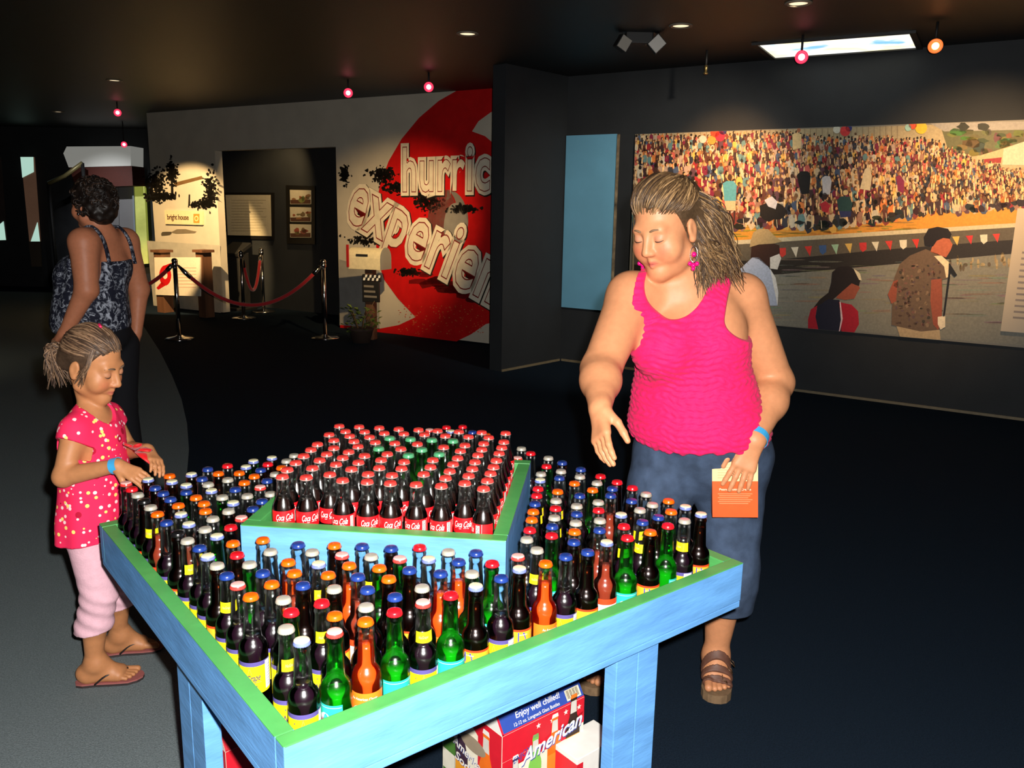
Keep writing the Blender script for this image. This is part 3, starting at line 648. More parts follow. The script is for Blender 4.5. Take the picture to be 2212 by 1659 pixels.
# recessed downlights that wash the printed wall and the mural
def downlight(xy, label, target, power, color, spot, blend=0.5, lit=1.2):
    t = empty('recessed_downlight', (xy[0], xy[1], CEIL)); tag(t, label, 'downlight', 'recessed ceiling downlights')
    link('ring', lathe_mesh('ring', [(0.085, 0.0), (0.085, -0.008), (0.065, -0.01), (0.06, -0.002)], 24, [mat('downlight_ring', srgb(120, 110, 96), 0.5)]), t)
    link('lamp', lathe_mesh('lamp', [(0.058, -0.002), (0.03, -0.004), (0.002, -0.005)], 24, [mat('downlight_lamp', (1, 0.9, 0.7), 0.3, emit=(1.0, 0.78, 0.5), estr=lit)]), t)
    light('downlight_beam', 'SPOT', (xy[0], xy[1], CEIL - 0.03), power, color, 0.03, target, spot, blend)
WARM = (1.0, 0.66, 0.30)
downlight(atz(247, 173, CEIL), 'small recessed downlight above the floor before the info sign', tuple(HUR.pt(*HUR.uv(396, 530))), 1300, WARM, 38, 0.3)
downlight(atz(1010, 72, CEIL), 'small recessed downlight between the camera and the printed letters', tuple(HUR.pt(*HUR.uv(840, 520))), 900, WARM, 36, 1.0)
downlight((1.15, 6.3), 'recessed downlight in front of the mural near the blue panel', tuple(MUR.pt(*MUR.uv(1565, 385))), 260, (1.0, 0.52, 0.2), 42, 0.9)
downlight((2.9, 5.0), 'recessed downlight in front of the mural lake', tuple(MUR.pt(*MUR.uv(2080, 430))), 420, (1.0, 0.62, 0.3), 55, 1.0)
downlight(tuple(ALC.pt(-3.6, 0, 0.62)[:2]), 'recessed downlight inside the alcove', tuple(ALC.pt(*ALC.uv(570, 480))), 110, WARM, 75, 0.8)
downlight((-6.4, 6.5), 'recessed downlight above the walkway by the far windows', (-6.2, 7.2, 0.0), 60, (1.0, 0.85, 0.55), 70, 1.0)
downlight((1.75, 5.6), 'added downlight that brightens the mural and the blue panel', tuple(MUR.pt(-1.6, 1.25)), 260, (1.0, 0.86, 0.68), 72, 1.0)  # extra lamp, added to brighten the mural and blue panel
downlight((-6.75, 12.8), 'added downlight that brightens the grey steel doors', (-7.1, 15.4, 1.0), 170, (0.95, 0.97, 1.0), 50, 0.8)  # no such source known; put in to light up the doors
# the bright sky picture panel let into the ceiling
c4 = [atz(1637, 95, CEIL - 0.01), atz(1675, 125, CEIL - 0.01), atz(1980, 103, CEIL - 0.01), atz(1965, 70, CEIL - 0.01)]
m_sky = bpy.data.materials.new('sky_panel_glow'); m_sky.use_nodes = True; nt = m_sky.node_tree; bs = nt.nodes['Principled BSDF']
tcn = nt.nodes.new('ShaderNodeTexCoord'); nz = nt.nodes.new('ShaderNodeTexNoise'); nz.inputs['Scale'].default_value = 3.2; nz.inputs['Detail'].default_value = 3
rp = nt.nodes.new('ShaderNodeValToRGB'); rp.color_ramp.elements[0].position = 0.36; rp.color_ramp.elements[0].color = (*srgb(120, 190, 225), 1); rp.color_ramp.elements[1].position = 0.62; rp.color_ramp.elements[1].color = (*srgb(250, 240, 190), 1)
e_ = rp.color_ramp.elements.new(0.46); e_.color = (1, 1, 0.97, 1)
nt.links.new(tcn.outputs['Object'], nz.inputs['Vector']); nt.links.new(nz.outputs['Fac'], rp.inputs[0]); nt.links.new(rp.outputs[0], bs.inputs['Emission Color']); bs.inputs['Emission Strength'].default_value = 1.3
t = empty('sky_light_panel', tuple((c4[0] + c4[2]) / 2)); tag(t, 'glowing sky picture panel set into the black ceiling', 'ceiling light')
child('diffuser', mesh('diffuser', c4 + [p + (0, 0, 0.008) for p in c4], [(0, 3, 2, 1), (4, 5, 6, 7), (0, 1, 5, 4), (1, 2, 6, 5), (2, 3, 7, 6), (3, 0, 4, 7)], [m_sky]), t)
cc = sum(c4) / 4
for i in range(4):
    a, b = c4[i], c4[(i + 1) % 4]; oa = a + (a - cc) / np.linalg.norm(a - cc) * 0.05; ob = b + (b - cc) / np.linalg.norm(b - cc) * 0.05
    q = [a, b, ob, oa]; child('frame_bar', mesh('frame_bar', [p - (0, 0, 0.012) for p in q] + [p + (0, 0, 0.008) for p in q], [(3, 2, 1, 0), (4, 5, 6, 7), (0, 1, 5, 4), (1, 2, 6, 5), (2, 3, 7, 6), (3, 0, 4, 7)], [m_dark]), t)
# twin-headed emergency light
c = aty(1380, 90, 6.6); t = empty('emergency_light', tuple(c)); tag(t, 'twin-headed emergency light hanging from the black ceiling', 'emergency light')
link('bracket', tube_mesh('bracket', [(0, 0, CEIL - c[2]), (0, 0, 0.05)], 0.015, 8, [m_dark]), t)
link('body', box_mesh('body', -0.10, 0.10, -0.05, 0.05, -0.02, 0.07, 0.01, [m_dark]), t)
m_head = mat('grey_lamp_face', srgb(150, 146, 138), 0.4)
for sx, ry, w_ in ((-0.125, 0.5, 0.045), (0.13, -0.75, 0.055)):
    h = link('lamp_head', box_mesh('lamp_head', -w_, w_, -0.04, 0.04, -0.05, 0.05, 0.008, [m_dark]), t); h.location = (sx, -0.03, -0.02); h.rotation_euler = (0.15, ry, 0.35 if sx < 0 else -0.2)
    link('lamp_face', box_mesh('lamp_face', -w_ * 0.9, w_ * 0.9, -0.046, -0.0405, -0.045, 0.045, 0.002, [m_head]), h)
c = aty(1525, 147, 7.2); t = empty('ceiling_sprinkler', tuple(c)); tag(t, 'small brass sprinkler drop hanging from the black ceiling', 'sprinkler')
link('pipe', tube_mesh('pipe', [(0, 0, CEIL - c[2]), (0, 0, 0.0)], 0.010, 8, [m_dark]), t)
link('head', lathe_mesh('head', [(0.008, -0.05), (0.02, -0.045), (0.02, -0.04), (0.01, -0.03), (0.014, 0.0), (0.014, 0.02)], 14, [mat('brass', srgb(150, 128, 80), 0.3, metal=0.8)]), t)

# ================================================================== display table
TB = np.array([-0.364, 1.215]); TA = math.radians(38.8); TS = 1.235; TT = 0.035
Tv = np.array([math.cos(TA), math.sin(TA)]); Tu = np.array([-Tv[1], Tv[0]])
RIM, FLOORZ, RBOT = 0.68, 0.575, 0.558
def paint(name, col, col2, rough=0.42):
    m = mat(name, col, rough, spec=0.4, noise=0.16, nscale=7, bump=0.12, bscale=26, stretch=(1, 1, 5))
    return m
m_blue = paint('sky_blue_brushed_paint', srgb(100, 158, 218), None)
m_green = paint('leaf_green_brushed_paint', srgb(76, 156, 82), None)
def rail_mesh(name, O, X, Y, ln, z0, z1, t):
    """board standing on edge along X, outer face at y = 0; top and inner face green, the rest blue"""
    me = box_mesh(name, 0, ln, 0, t, z0, z1, 0.0022, [m_blue, m_green], (O, X, Y))
    Yv = Vector((Y[0], Y[1], 0))
    me.update()
    for p in me.polygons:
        if p.normal.z > 0.25 or p.normal.dot(Yv) > 0.5: p.material_index = 1
    return me
tbl = empty('display_table', (*(TB + (Tu + Tv) * TS / 2), 0)); tag(tbl, 'sky blue wooden display table with green topped rim boards full of bottles', 'table')
child('rim_board', rail_mesh('rim_board', TB, Tv, Tu, TS, RBOT + 0.018, RIM, TT), tbl)
child('rim_board', rail_mesh('rim_board', TB + Tv * TS + Tu * TS, -Tv, -Tu, TS, RBOT + 0.018, RIM, TT), tbl)
child('rim_board', rail_mesh('rim_board', TB + Tu * (TS - TT - 0.001), -Tu, Tv, TS - 2 * TT - 0.002, RBOT + 0.018, RIM - 0.0005, TT), tbl)
child('rim_board', rail_mesh('rim_board', TB + Tv * TS + Tu * (TT + 0.001), Tu, -Tv, TS - 2 * TT - 0.002, RBOT + 0.018, RIM - 0.0005, TT), tbl)
child('base_board', box_mesh('base_board', 0.001, TS - 0.001, 0.001, TS - 0.001, RBOT, RBOT + 0.0165, 0.002, [m_blue], (TB, Tv, Tu)), tbl)
child('tray_floor', box_mesh('tray_floor', TT + 0.002, TS - TT - 0.002, TT + 0.002, TS - TT - 0.002, RBOT + 0.017, FLOORZ, 0.0, [m_green], (TB, Tv, Tu)), tbl)
for a0, a1, b0, b1 in ((0.808, 0.878, 0.022, 0.060), (0.880, 0.950, 0.022, 0.060), (0.022, 0.060, 0.490, 0.574), (0.022, 0.060, 0.576, 0.660),
                       (0.30, 0.387, TS - 0.06, TS - 0.022), (0.389, 0.476, TS - 0.06, TS - 0.022), (TS - 0.06, TS - 0.022, 0.60, 0.687), (TS - 0.06, TS - 0.022, 0.689, 0.776)):
    child('leg', box_mesh('leg', a0, a1, b0, b1, 0.0, RBOT - 0.0005, 0.002, [m_blue], (TB, Tv, Tu)), tbl)

# raised square tray turned an eighth of a turn
UA = TA - math.radians(45.0); Uf = np.array([math.cos(UA), math.sin(UA)]); Ug = np.array([-Uf[1], Uf[0]])
UC = np.array([-0.287, 2.133]); US = 0.632; URIM, UFLOOR = 0.812, 0.725
UO = UC - (Uf + Ug) * US / 2
tray = empty('raised_tray', (*UC, FLOORZ)); tag(tray, 'raised square sky blue box with green rim standing in the table middle', 'tray')
child('side_board', rail_mesh('side_board', UO, Uf, Ug, US, FLOORZ, URIM, TT), tray)
child('side_board', rail_mesh('side_board', UO + (Uf + Ug) * US, -Uf, -Ug, US, FLOORZ, URIM, TT), tray)
child('side_board', rail_mesh('side_board', UO + Ug * (US - TT - 0.001), -Ug, Uf, US - 2 * TT - 0.002, FLOORZ, URIM - 0.0005, TT), tray)
child('side_board', rail_mesh('side_board', UO + Uf * US + Ug * (TT + 0.001), Ug, -Uf, US - 2 * TT - 0.002, FLOORZ, URIM - 0.0005, TT), tray)
child('tray_floor', box_mesh('tray_floor', TT + 0.001, US - TT - 0.001, TT + 0.001, US - TT - 0.001, UFLOOR - 0.015, UFLOOR, 0, [m_green], (UO, Uf, Ug)), tray)

# ================================================================== bottles
LOW = "PD-1049,2168 RD-1013,2123 SD-977,2078 CK-1004,2204 SN-905,1989 BK-956,2136 BK-917,2094 CK-932,2189 OD-959,2240 BK-880,2050 CD-882,2161 CK-904,2256 BD-876,2307 BD-860,2219 SD-826,2172 OK-832,2269 RD-831,2343 OD-775,2277 CG-774,2334 CG-770,2392 SD-787,2215 OD-734,2193 BG-861,2107 OD-820,2067 CD-799,2121 BD-740,2136 SD-692,2086 OE-869,1944 OD-842,2006 OD-783,2023 SG-753,2072 CD-711,2031 CD-811,1944 OD-760,1970 BD-824,1888 SD-723,1918 SK-703,1972 PD-656,1926 CE-767,1880 SN-717,1850 RK-662,1866 SN-732,1781 CG-675,1809 OD-625,1770 BD-690,1741 XK-941,2034 XK-771,1823 CD-655,1695 SK-619,1650 BN-582,1602 RK-595,1707 SG-553,1659 PD-545,1558 OD-504,1510 BD-512,1617 OD-564,1793 SD-528,1728 BD-477,1769 OA-474,1674 OE-447,1620 OD-479,1566 BK-415,1563 SN-437,1499 RG-409,1449 SD-436,1729 CN-407,1666 OK-395,1769 PK-367,1715 BD-332,1767 SN-302,1711 BK-265,1758 OA-341,1663 OG-275,1653 BE-312,1608 ON-375,1614 SK-349,1550 BD-282,1549 OK-247,1601 RN-360,1488 OD-324,1438 SD-272,1475 OA-263,1418 PG-238,1701 RD-202,1767 CD-175,1702 SD-135,1744 BD-73,1742 BA-109,1692 BK-210,1645 BA-143,1631 RG-36,1686 SG-77,1632 CK-66,1571 BD-15,1613 SK-174,1561 BK-223,1520 RG-215,1457 RG-114,1531 PN-165,1495 SD34,2578 RD63,2527 PD21,2470 SD117,2479 RG108,2394 BK157,2432 BD209,2369 SD149,2347 SD89,2318 CD85,2260 BD141,2285 SD201,2300 RG261,2307 RK303,2256 RD340,2209 OD181,2239 SG245,2245 RN77,2187 OG227,2185 BK283,2199 RN72,2130 ON130,2166 BD188,2136 BE272,2142 SD233,2086 BK66,2066 BK323,2102 OD60,2008 SD122,2093 RN118,2035 SD174,2055 BD170,1997 RD228,2027 CD282,1996 OD55,1951 SD112,1968 SD163,1935 SD224,1954 RD49,1883 BD104,1909 RG100,1851 ON156,1878 BE217,1891 RN279,1918 RG278,1845 SD41,1824 SN63,1763 PD20,1724 CK23,1660 OA80,1691 BK150,1814 BD126,1730 BK177,1757 CE226,1814 SD370,2157 SD374,2075 OD422,2107 OD414,2026 CD458,2062 CK487,2009 SN335,2033 BN329,1948 BK374,1984 SN436,1963 RG388,1927 OK338,1883 SN-401,1385 CD-362,1342 PG-311,1375 RD-227,2828 RD-171,2840 CD-207,2774 PD-282,2784 BD-133,2768 OD-84,2736 BK-723,2308 BD-677,2213 CK-725,2428 RK-719,2365 OD-670,2334 SD-665,2457 SD-673,2400 SD-671,2272 PD-679,2156 OD-724,2250 SD-636,2105 BD-642,2048 BK-648,1991"
UPP = "R-512,2401 R-452,2397 R-391,2389 R-332,2379 R-273,2374 R-86,2357 R-16,2354 R-521,2304 R-482,2343 R-426,2342 R-367,2330 R-310,2328 R-250,2324 R-216,2367 R-153,2361 R-122,2307 R-64,2304 R-495,2245 R-460,2293 R-402,2285 R-377,2233 R-322,2227 R-259,2223 R-189,2313 R-531,2203 R-479,2169 R-438,2240 R-417,2188 R-536,2149 R-485,2111 R-432,2135 R-384,2103 R-327,2122 R-298,2172 R-184,2196 R-127,2219 R-76,2240 R-20,2260 R-541,2091 R-491,2056 R-437,2081 R-389,2043 R-335,2068 R-274,2056 R-202,2076 R-136,2163 R-79,2181 R-25,2203 R-546,2031 R-494,1989 R-442,2023 R-396,1986 R-329,2001 R-273,1999 R-202,2015 R-139,2097 R-87,2127 R-31,2147 R-552,1972 R-440,1941 R-348,1949 R-289,1944 R-213,1957 R-147,2043 R-92,2065 R-37,2082 R-549,1917 R-491,1915 R-400,1898 R-340,1890 R-284,1883 R-222,1877 R-162,1870 R-151,1984 R-96,2007 R-43,2026 R-62,1855 R-108,1893 R-157,1929 R-102,1950 R-49,1972 R-55,1915 G-344,2278 G-284,2272 G-223,2267 G-163,2261 G-358,2172 G-241,2169 G-270,2114 G-190,2130"
g_clear = glass_mat('clear_bottle_glass', (0.93, 0.96, 0.94), 0.20)
g_green = glass_mat('green_bottle_glass', (0.20, 0.70, 0.22), 0.20)
g_brown = glass_mat('brown_bottle_glass', (0.40, 0.16, 0.06), 0.20)
def liquid(name, c, trans=0.0, rough=0.24):
    m = mat(name, c, rough, spec=0.5)
    if trans:
        nt = m.node_tree; b = nt.nodes['Principled BSDF']; o = nt.nodes['Material Output']; t = nt.nodes.new('ShaderNodeBsdfTranslucent'); t.inputs[0].default_value = (*c, 1)
        mx = nt.nodes.new('ShaderNodeMixShader'); mx.inputs[0].default_value = trans; nt.links.new(b.outputs[0], mx.inputs[1]); nt.links.new(t.outputs[0], mx.inputs[2]); nt.links.new(mx.outputs[0], o.inputs[0])
    return m
l_dark = liquid('dark_grape_soda', (0.010, 0.002, 0.007))
l_cola = liquid('dark_cola', (0.012, 0.003, 0.002))
l_brown = liquid('dark_root_beer', (0.010, 0.004, 0.002))
l_orange = liquid('orange_soda', (0.95, 0.10, 0.008), 0.35)
l_amber = liquid('red_amber_soda', (0.34, 0.045, 0.02), 0.3)
l_green = liquid('pale_green_soda', (0.12, 0.80, 0.10), 0.5)
def paper(name, r, g, b): return mat(name, srgb(r, g, b), 0.45, spec=0.4)
p_yel = paper('yellow_label_paper', 246, 226, 20); p_pur = paper('violet_label_band', 84, 74, 136); p_teal = paper('teal_label_paper', 40, 178, 164); p_wht = paper('white_label_paper', 236, 232, 226)
p_org = paper('orange_label_paper', 240, 120, 30); p_ylo = paper('amber_label_paper', 240, 172, 40); p_blu = paper('blue_label_paper', 54, 60, 170); p_red = paper('red_label_paper', 222, 18, 28); p_mag = paper('magenta_lettering', 196, 24, 84)
p_ink = paper('dark_violet_ink', 66, 40, 84); p_blk = paper('black_ink', 24, 22, 26); p_ored = paper('orange_red_paper', 232, 64, 26)

BP = [(0.0245, 0.0), (0.0278, 0.004), (0.0283, 0.012), (0.0283, 0.104), (0.0285, 0.110), (0.0283, 0.116), (0.0272, 0.1230), (0.0252, 0.1290), (0.0224, 0.1335), (0.0197, 0.1370), (0.0181, 0.1405), (0.0172, 0.146), (0.0166, 0.156), (0.0158, 0.172), (0.0148, 0.190), (0.0139, 0.204), (0.0150, 0.2075), (0.0153, 0.2105), (0.0149, 0.2135), (0.0132, 0.217), (0.0130, 0.225)]
CP = [(0.0225, 0.0), (0.0255, 0.004), (0.0262, 0.012), (0.0255, 0.032), (0.0236, 0.048), (0.0240, 0.058), (0.0264, 0.068), (0.0268, 0.075), (0.0268, 0.102), (0.0262, 0.109), (0.0246, 0.1165), (0.0218, 0.1240), (0.0188, 0.1305), (0.0167, 0.1365), (0.0155, 0.145), (0.0147, 0.158), (0.0138, 0.170), (0.0148, 0.1735), (0.0149, 0.176), (0.0132, 0.180), (0.0130, 0.186)]
def rad_at(prof, z):
    zs = [p[1] for p in prof]; return float(np.interp(z, zs, [p[0] for p in prof]))
def inner(prof, z0, z1, d=0.0016):
    q = [(max(r - d, 0.002), z) for r, z in prof if z0 < z < z1]
    return [(rad_at(prof, z0) - d - 0.003, z0)] + [(rad_at(prof, z0 + 0.002) - d, z0 + 0.003)] + [a for a in q if a[1] > z0 + 0.003] + [(rad_at(prof, z1) - d, z1), (0.001, z1 + 0.0003)]
def bottle_glass(name, prof, m):
    return lathe_mesh(name, prof, 28, [m], cap=False)
def wrap(prof, z0, z1, a0, a1, off, m, name, n=20, nz=4, m2=None, split=None):
    V, Fc, I = [], [], []
    zs = [z0 + (z1 - z0) * j / nz for j in range(nz + 1)] if split is None else [z0, split, z1]
    for z in zs:
        r = rad_at(prof, z) + off
        for k in range(n + 1):
            a = a0 + (a1 - a0) * k / n; V.append((r * math.cos(a), r * math.sin(a), z))
    for j in range(len(zs) - 1):
        for k in range(n):
            q = j * (n + 1) + k; Fc.append((q, q + 1, q + n + 2, q + n + 1)); I.append(1 if (m2 is not None and j == 1) else 0)
    return mesh(name, V, Fc, [m] + ([m2] if m2 else []), I, smooth=True)
def curl(prof, items, name, mats):
    """flat shapes (pts, faces, material index, layer) in label space (arc length x, height z) bent round the bottle, x = 0 faces -Y"""
    V, Fc, I = [], [], []
    for pts, faces, mi, lay in items:
        b = len(V)
        for x, z in pts:
            r = rad_at(prof, z) + 0.0006 + 0.00018 * lay; a = -math.pi / 2 + x / r; V.append((r * math.cos(a), r * math.sin(a), z))
        for f in faces: Fc.append(tuple(i + b for i in f)); I.append(mi)
    return mesh(name, V, Fc, mats, I)
def line(s, x0, z0, h, width=None, bold=0.0, shear=0.0, slope=0.0, space=1.0):
    v, f = text2d(s, bold, shear, space); w = v[:, 0].max(); k = h / 0.7; kx = k if width is None else width / w
    return [(x0 + (q[0] - w / 2) * kx, z0 + q[1] * k + slope * (q[0] - w / 2) * kx) for q in v], f
def oval(cx, cz, rx, rz, n=24):
    return [(cx + rx * math.cos(2 * math.pi * k / n), cz + rz * math.sin(2 * math.pi * k / n)) for k in range(n)], [tuple(range(n))]
def poly(*p): return list(p), [tuple(range(len(p)))]
def strip(x0, x1, z0, z1, n=8):
    p = [(x0 + (x1 - x0) * k / n, z0) for k in range(n + 1)] + [(x0 + (x1 - x0) * k / n, z1) for k in range(n, -1, -1)]
    m_ = len(p); return p, [(k, k + 1, m_ - 2 - k, m_ - 1 - k) for k in range(n)]
R90 = -math.pi / 2
def fan(pts): return pts
grape_label = wrap(BP, 0.030, 0.098, R90 - 2.3, R90 + 2.3, 0.0004, p_yel, 'grape_label', 26, m2=p_pur, split=0.089)
grape_ink = curl(BP, [(*line('NuGrape', 0, 0.058, 0.013, 0.042, 0.02, 0.25, 0.10), 0, 1), (*line('Soda', 0.004, 0.041, 0.009, 0.020, 0.01, 0.25, 0.10), 0, 1),
                      (*strip(-0.020, 0.022, 0.0545, 0.0555), 0, 1), (*poly((-0.004, 0.072), (-0.0036, 0.072), (0.0002, 0.086), (0.004, 0.072), (0.0044, 0.072), (0.0004, 0.0875), (-0.0002, 0.0875)), 0, 1),
                      (*oval(-0.016, 0.080, 0.0014, 0.0014, 8), 0, 1), (*strip(0.032, 0.055, 0.036, 0.096), 1, 1), *[(*strip(0.034, 0.052, 0.042 + k * 0.006, 0.0432 + k * 0.006), 2, 2) for k in range(8)]], 'grape_lettering', [p_ink, p_wht, paper('grey_ink', 150, 150, 150)])
neck_label = wrap(BP, 0.149, 0.172, R90 - 1.0, R90 + 1.7, 0.0005, p_yel, 'neck_label', 16, 5)
neck_ink = curl(BP, [(*line('NuGrape', 0, 0.158, 0.006, 0.020, 0.01, 0.25, 0.05), 0, 1), (*strip(0.0165, 0.0172, 0.1505, 0.1715, 2), 1, 1)], 'neck_lettering', [paper('pale_violet_ink', 196, 120, 120), p_ink])
dads_label = wrap(BP, 0.030, 0.098, R90 - 2.4, R90 + 2.4, 0.0004, p_ylo, 'root_beer_label', 26, m2=p_ored, split=0.093)
dads_ink = curl(BP, [(*line("DAD'S", 0, 0.052, 0.016, 0.046, 0.03, 0.0, 0.16), 0, 2), (*poly((-0.026, 0.092), (-0.012, 0.0915), (0.004, 0.091), (0.026, 0.090), (0.010, 0.083), (-0.008, 0.076), (-0.026, 0.070)), 0, 1), (*line('OLD FASHIONED', -0.014, 0.085, 0.003, 0.018, 0.0), 1, 2),
                     (*line('ROOT BEER', 0, 0.036, 0.008, 0.036, 0.02), 0, 2), *[(*strip(0.034, 0.058, 0.036 + k * 0.005, 0.0372 + k * 0.005), 2, 1) for k in range(10)]], 'root_beer_lettering', [p_blu, p_wht, p_blk])
bub_label = wrap(BP, 0.028, 0.096, R90 - 1.55, R90 + 1.55, 0.0004, p_teal, 'lime_label', 22)
bub_ink = curl(BP, [(*oval(0, 0.056, 0.029, 0.017, 30), 0, 1), (*oval(-0.014, 0.068, 0.012, 0.010), 0, 1), (*oval(0.010, 0.071, 0.010, 0.009), 0, 1), (*line('Bubble', 0, 0.056, 0.013, 0.046, 0.03, 0, 0.06), 1, 2), (*line('Up', 0.002, 0.038, 0.014, 0.020, 0.03), 1, 2), (*strip(-0.043, 0.043, 0.0905, 0.0918, 16), 2, 1)], 'lime_lettering', [p_wht, p_mag, paper('pale_teal_line', 160, 226, 216)])
org_label = wrap(BP, 0.026, 0.094, R90 - 1.7, R90 + 1.7, 0.0004, p_org, 'orange_label', 22)
org_ink = curl(BP, [(*oval(0, 0.046, 0.031, 0.026, 32), 0, 1), (*line('An American Classic', 0, 0.080, 0.0055, 0.052, 0.0), 0, 1), (*line('Since 1911', 0, 0.064, 0.003, 0.014), 2, 2), (*poly((-0.022, 0.040), (-0.016, 0.058), (-0.008, 0.048), (0.004, 0.056), (0.020, 0.052), (0.022, 0.058), (0.004, 0.061), (-0.008, 0.053), (-0.017, 0.064), (-0.026, 0.040)), 1, 2)], 'orange_lettering', [p_wht, p_ored, paper('tan_ink', 190, 150, 110)])
amb_label = wrap(BP, 0.030, 0.096, R90 - 2.2, R90 + 2.2, 0.0004, p_wht, 'cream_label', 24, m2=p_ored, split=0.082)
amb_ink = curl(BP, [(*poly((-0.024, 0.050), (-0.010, 0.060), (0.006, 0.056), (0.024, 0.066), (0.024, 0.070), (0.006, 0.061), (-0.010, 0.065), (-0.024, 0.055)), 0, 1), (*strip(-0.05, 0.05, 0.036, 0.041, 20), 0, 1)], 'cream_lettering', [p_ored])
coke_label = wrap(CP, 0.069, 0.107, R90 - 2.75, R90 + 2.75, 0.0004, p_red, 'cola_label', 28)
coke_ink = curl(CP, [(*line('Coca', -0.0115, 0.0845, 0.0150, 0.0220, 0.010, 0.45, 0.03), 0, 1), (*line('Cola', 0.0125, 0.0852, 0.0150, 0.0220, 0.010, 0.45, 0.03), 0, 1), (*poly((-0.019, 0.0815), (-0.006, 0.0800), (0.006, 0.0822), (0.016, 0.0812), (0.016, 0.0822), (0.006, 0.0832), (-0.006, 0.0812), (-0.019, 0.0825)), 0, 1),
                     (*strip(0.030, 0.040, 0.0755, 0.1035), 0, 1), *[(*strip(0.0308, 0.0392, 0.0775 + k * 0.0026, 0.0787 + k * 0.0026, 4), 1, 2) for k in range(10)], (*strip(0.0445, 0.0452, 0.069, 0.107, 2), 0, 1)], 'cola_lettering', [p_wht, p_blk])
def cap_mesh(name, top, skirt, r=0.0158, h=0.0098, rows=3):
    prof = [(1.0, 0.0), (0.985, 0.0022), (0.93, 0.0046), (0.90, 0.0068), (0.82, 0.0086), (0.60, 0.0094), (0.30, 0.0097), (0.02, 0.0098)]
    n = 42; V, Fc, I = [], [], []
    for j, (q, z) in enumerate(prof):
        for k in range(n):
            a = 2 * math.pi * k / n; rr = r * q * (1 + (0.035 if k % 2 else -0.035) * (1 - j / 3.0 if j < 3 else 0)); V.append((rr * math.cos(a), rr * math.sin(a), z))
    for j in range(len(prof) - 1):
        for k in range(n): Fc.append((j * n + k, j * n + (k + 1) % n, (j + 1) * n + (k + 1) % n, (j + 1) * n + k)); I.append(0 if j >= rows else 1)
    Fc.append(tuple((len(prof) - 1) * n + k for k in range(n))); I.append(0); Fc.append(tuple(range(n - 1, -1, -1))); I.append(1)
    return mesh(name, V, Fc, [top, skirt], I, smooth=True)
def capm(name, r, g, b, metal=0.0, rough=0.25): return mat(name, srgb(r, g, b), rough, metal=metal, spec=0.6, coat=0.3)
c_red = capm('red_cap_enamel', 214, 22, 34); c_org = capm('orange_cap_enamel', 246, 96, 10); c_blu = capm('blue_cap_enamel', 30, 56, 128); c_sil = capm('silver_cap', 196, 190, 174, 0.35, 0.3); c_crm = capm('cream_cap_enamel', 226, 220, 178); c_pnk = capm('pale_pink_cap_enamel', 236, 176, 168)
c_blk = capm('black_cap_enamel', 18, 17, 18); c_grn = capm('green_cap_enamel', 74, 150, 104); c_ppl = capm('coral_cap_enamel', 236, 62, 56); c_tin = capm('tin_crimp', 208, 170, 160, 0.4, 0.3); c_bluw = capm('pale_blue_crimp', 112, 124, 186)
CAPS = {'R': (cap_mesh('red_cap', c_red, c_red), 'red'), 'O': (cap_mesh('orange_cap', c_org, c_org), 'orange'), 'B': (cap_mesh('blue_cap', c_blu, c_blu), 'blue'), 'S': (cap_mesh('silver_cap', c_sil, c_sil), 'silver'),
        'C': (cap_mesh('cream_cap', c_crm, c_bluw), 'cream'), 'P': (cap_mesh('pink_cap', c_pnk, c_ppl), 'pink'), 'X': (cap_mesh('black_cap', c_blk, c_blk), 'black')}
coke_cap = cap_mesh('cola_cap', c_ppl, c_tin, rows=1); green_cap = cap_mesh('green_cap', c_grn, c_grn)
G_clear = bottle_glass('clear_bottle', BP, g_clear); G_green = bottle_glass('green_bottle', BP, g_green); G_brown = bottle_glass('brown_bottle', BP, g_brown)
LQ = {k: lathe_mesh('soda', inner(BP, 0.004, z), 24, [m], cap=False) for k, z, m in (('D', 0.141, l_dark), ('N', 0.143, l_dark), ('K', 0.190, l_brown), ('G', 0.108, l_green), ('A', 0.180, l_orange), ('E', 0.170, l_amber))}
KIND = {'D': ('grape soda bottle with yellow label', G_clear, grape_label, grape_ink), 'N': ('grape soda bottle with yellow neck label', G_clear, grape_label, grape_ink),
        'K': ('brown root beer bottle', G_brown, dads_label, dads_ink), 'G': ('green bottle with teal label', G_green, bub_label, bub_ink),
        'A': ('bright orange soda bottle', G_clear, org_label, org_ink), 'E': ('reddish amber soda bottle', G_clear, amb_label, amb_ink)}
NAMES = {'D': 'grape_soda_bottle', 'N': 'grape_soda_bottle', 'K': 'root_beer_bottle', 'G': 'lime_soda_bottle', 'A': 'orange_soda_bottle', 'E': 'cream_soda_bottle'}
def parse(s):
    out = []
    for w_ in s.split():
        k = 0
        while w_[k].isalpha(): k += 1
        x, y = w_[k:].split(','); out.append((w_[:k], int(x) / 1000, int(y) / 1000))
    return out
rb = random.Random(11)
def place(o, parent): COL.objects.link(o); o.parent = parent; return o
def zone(x, y):
    q = np.array([x, y]) - TB; u, v = q @ Tu, q @ Tv
    if u < 0.13 and v < 0.13: return 'at the rim corner above the cartons'
    if np.array([x, y]) @ Ug > UC @ Ug + US / 2 + 0.02 and abs((np.array([x, y]) - UC) @ Uf) < 0.32: return 'beyond the raised tray'
    if v < 0.14: return 'along the rim facing the girl'
    if u < 0.14: return 'along the rim above the sloped carton'
    if u > v + 0.35: return "between the raised tray and the girl"
    if v > u + 0.35: return "between the raised tray and the woman"
    return "between the raised tray and the cartons"
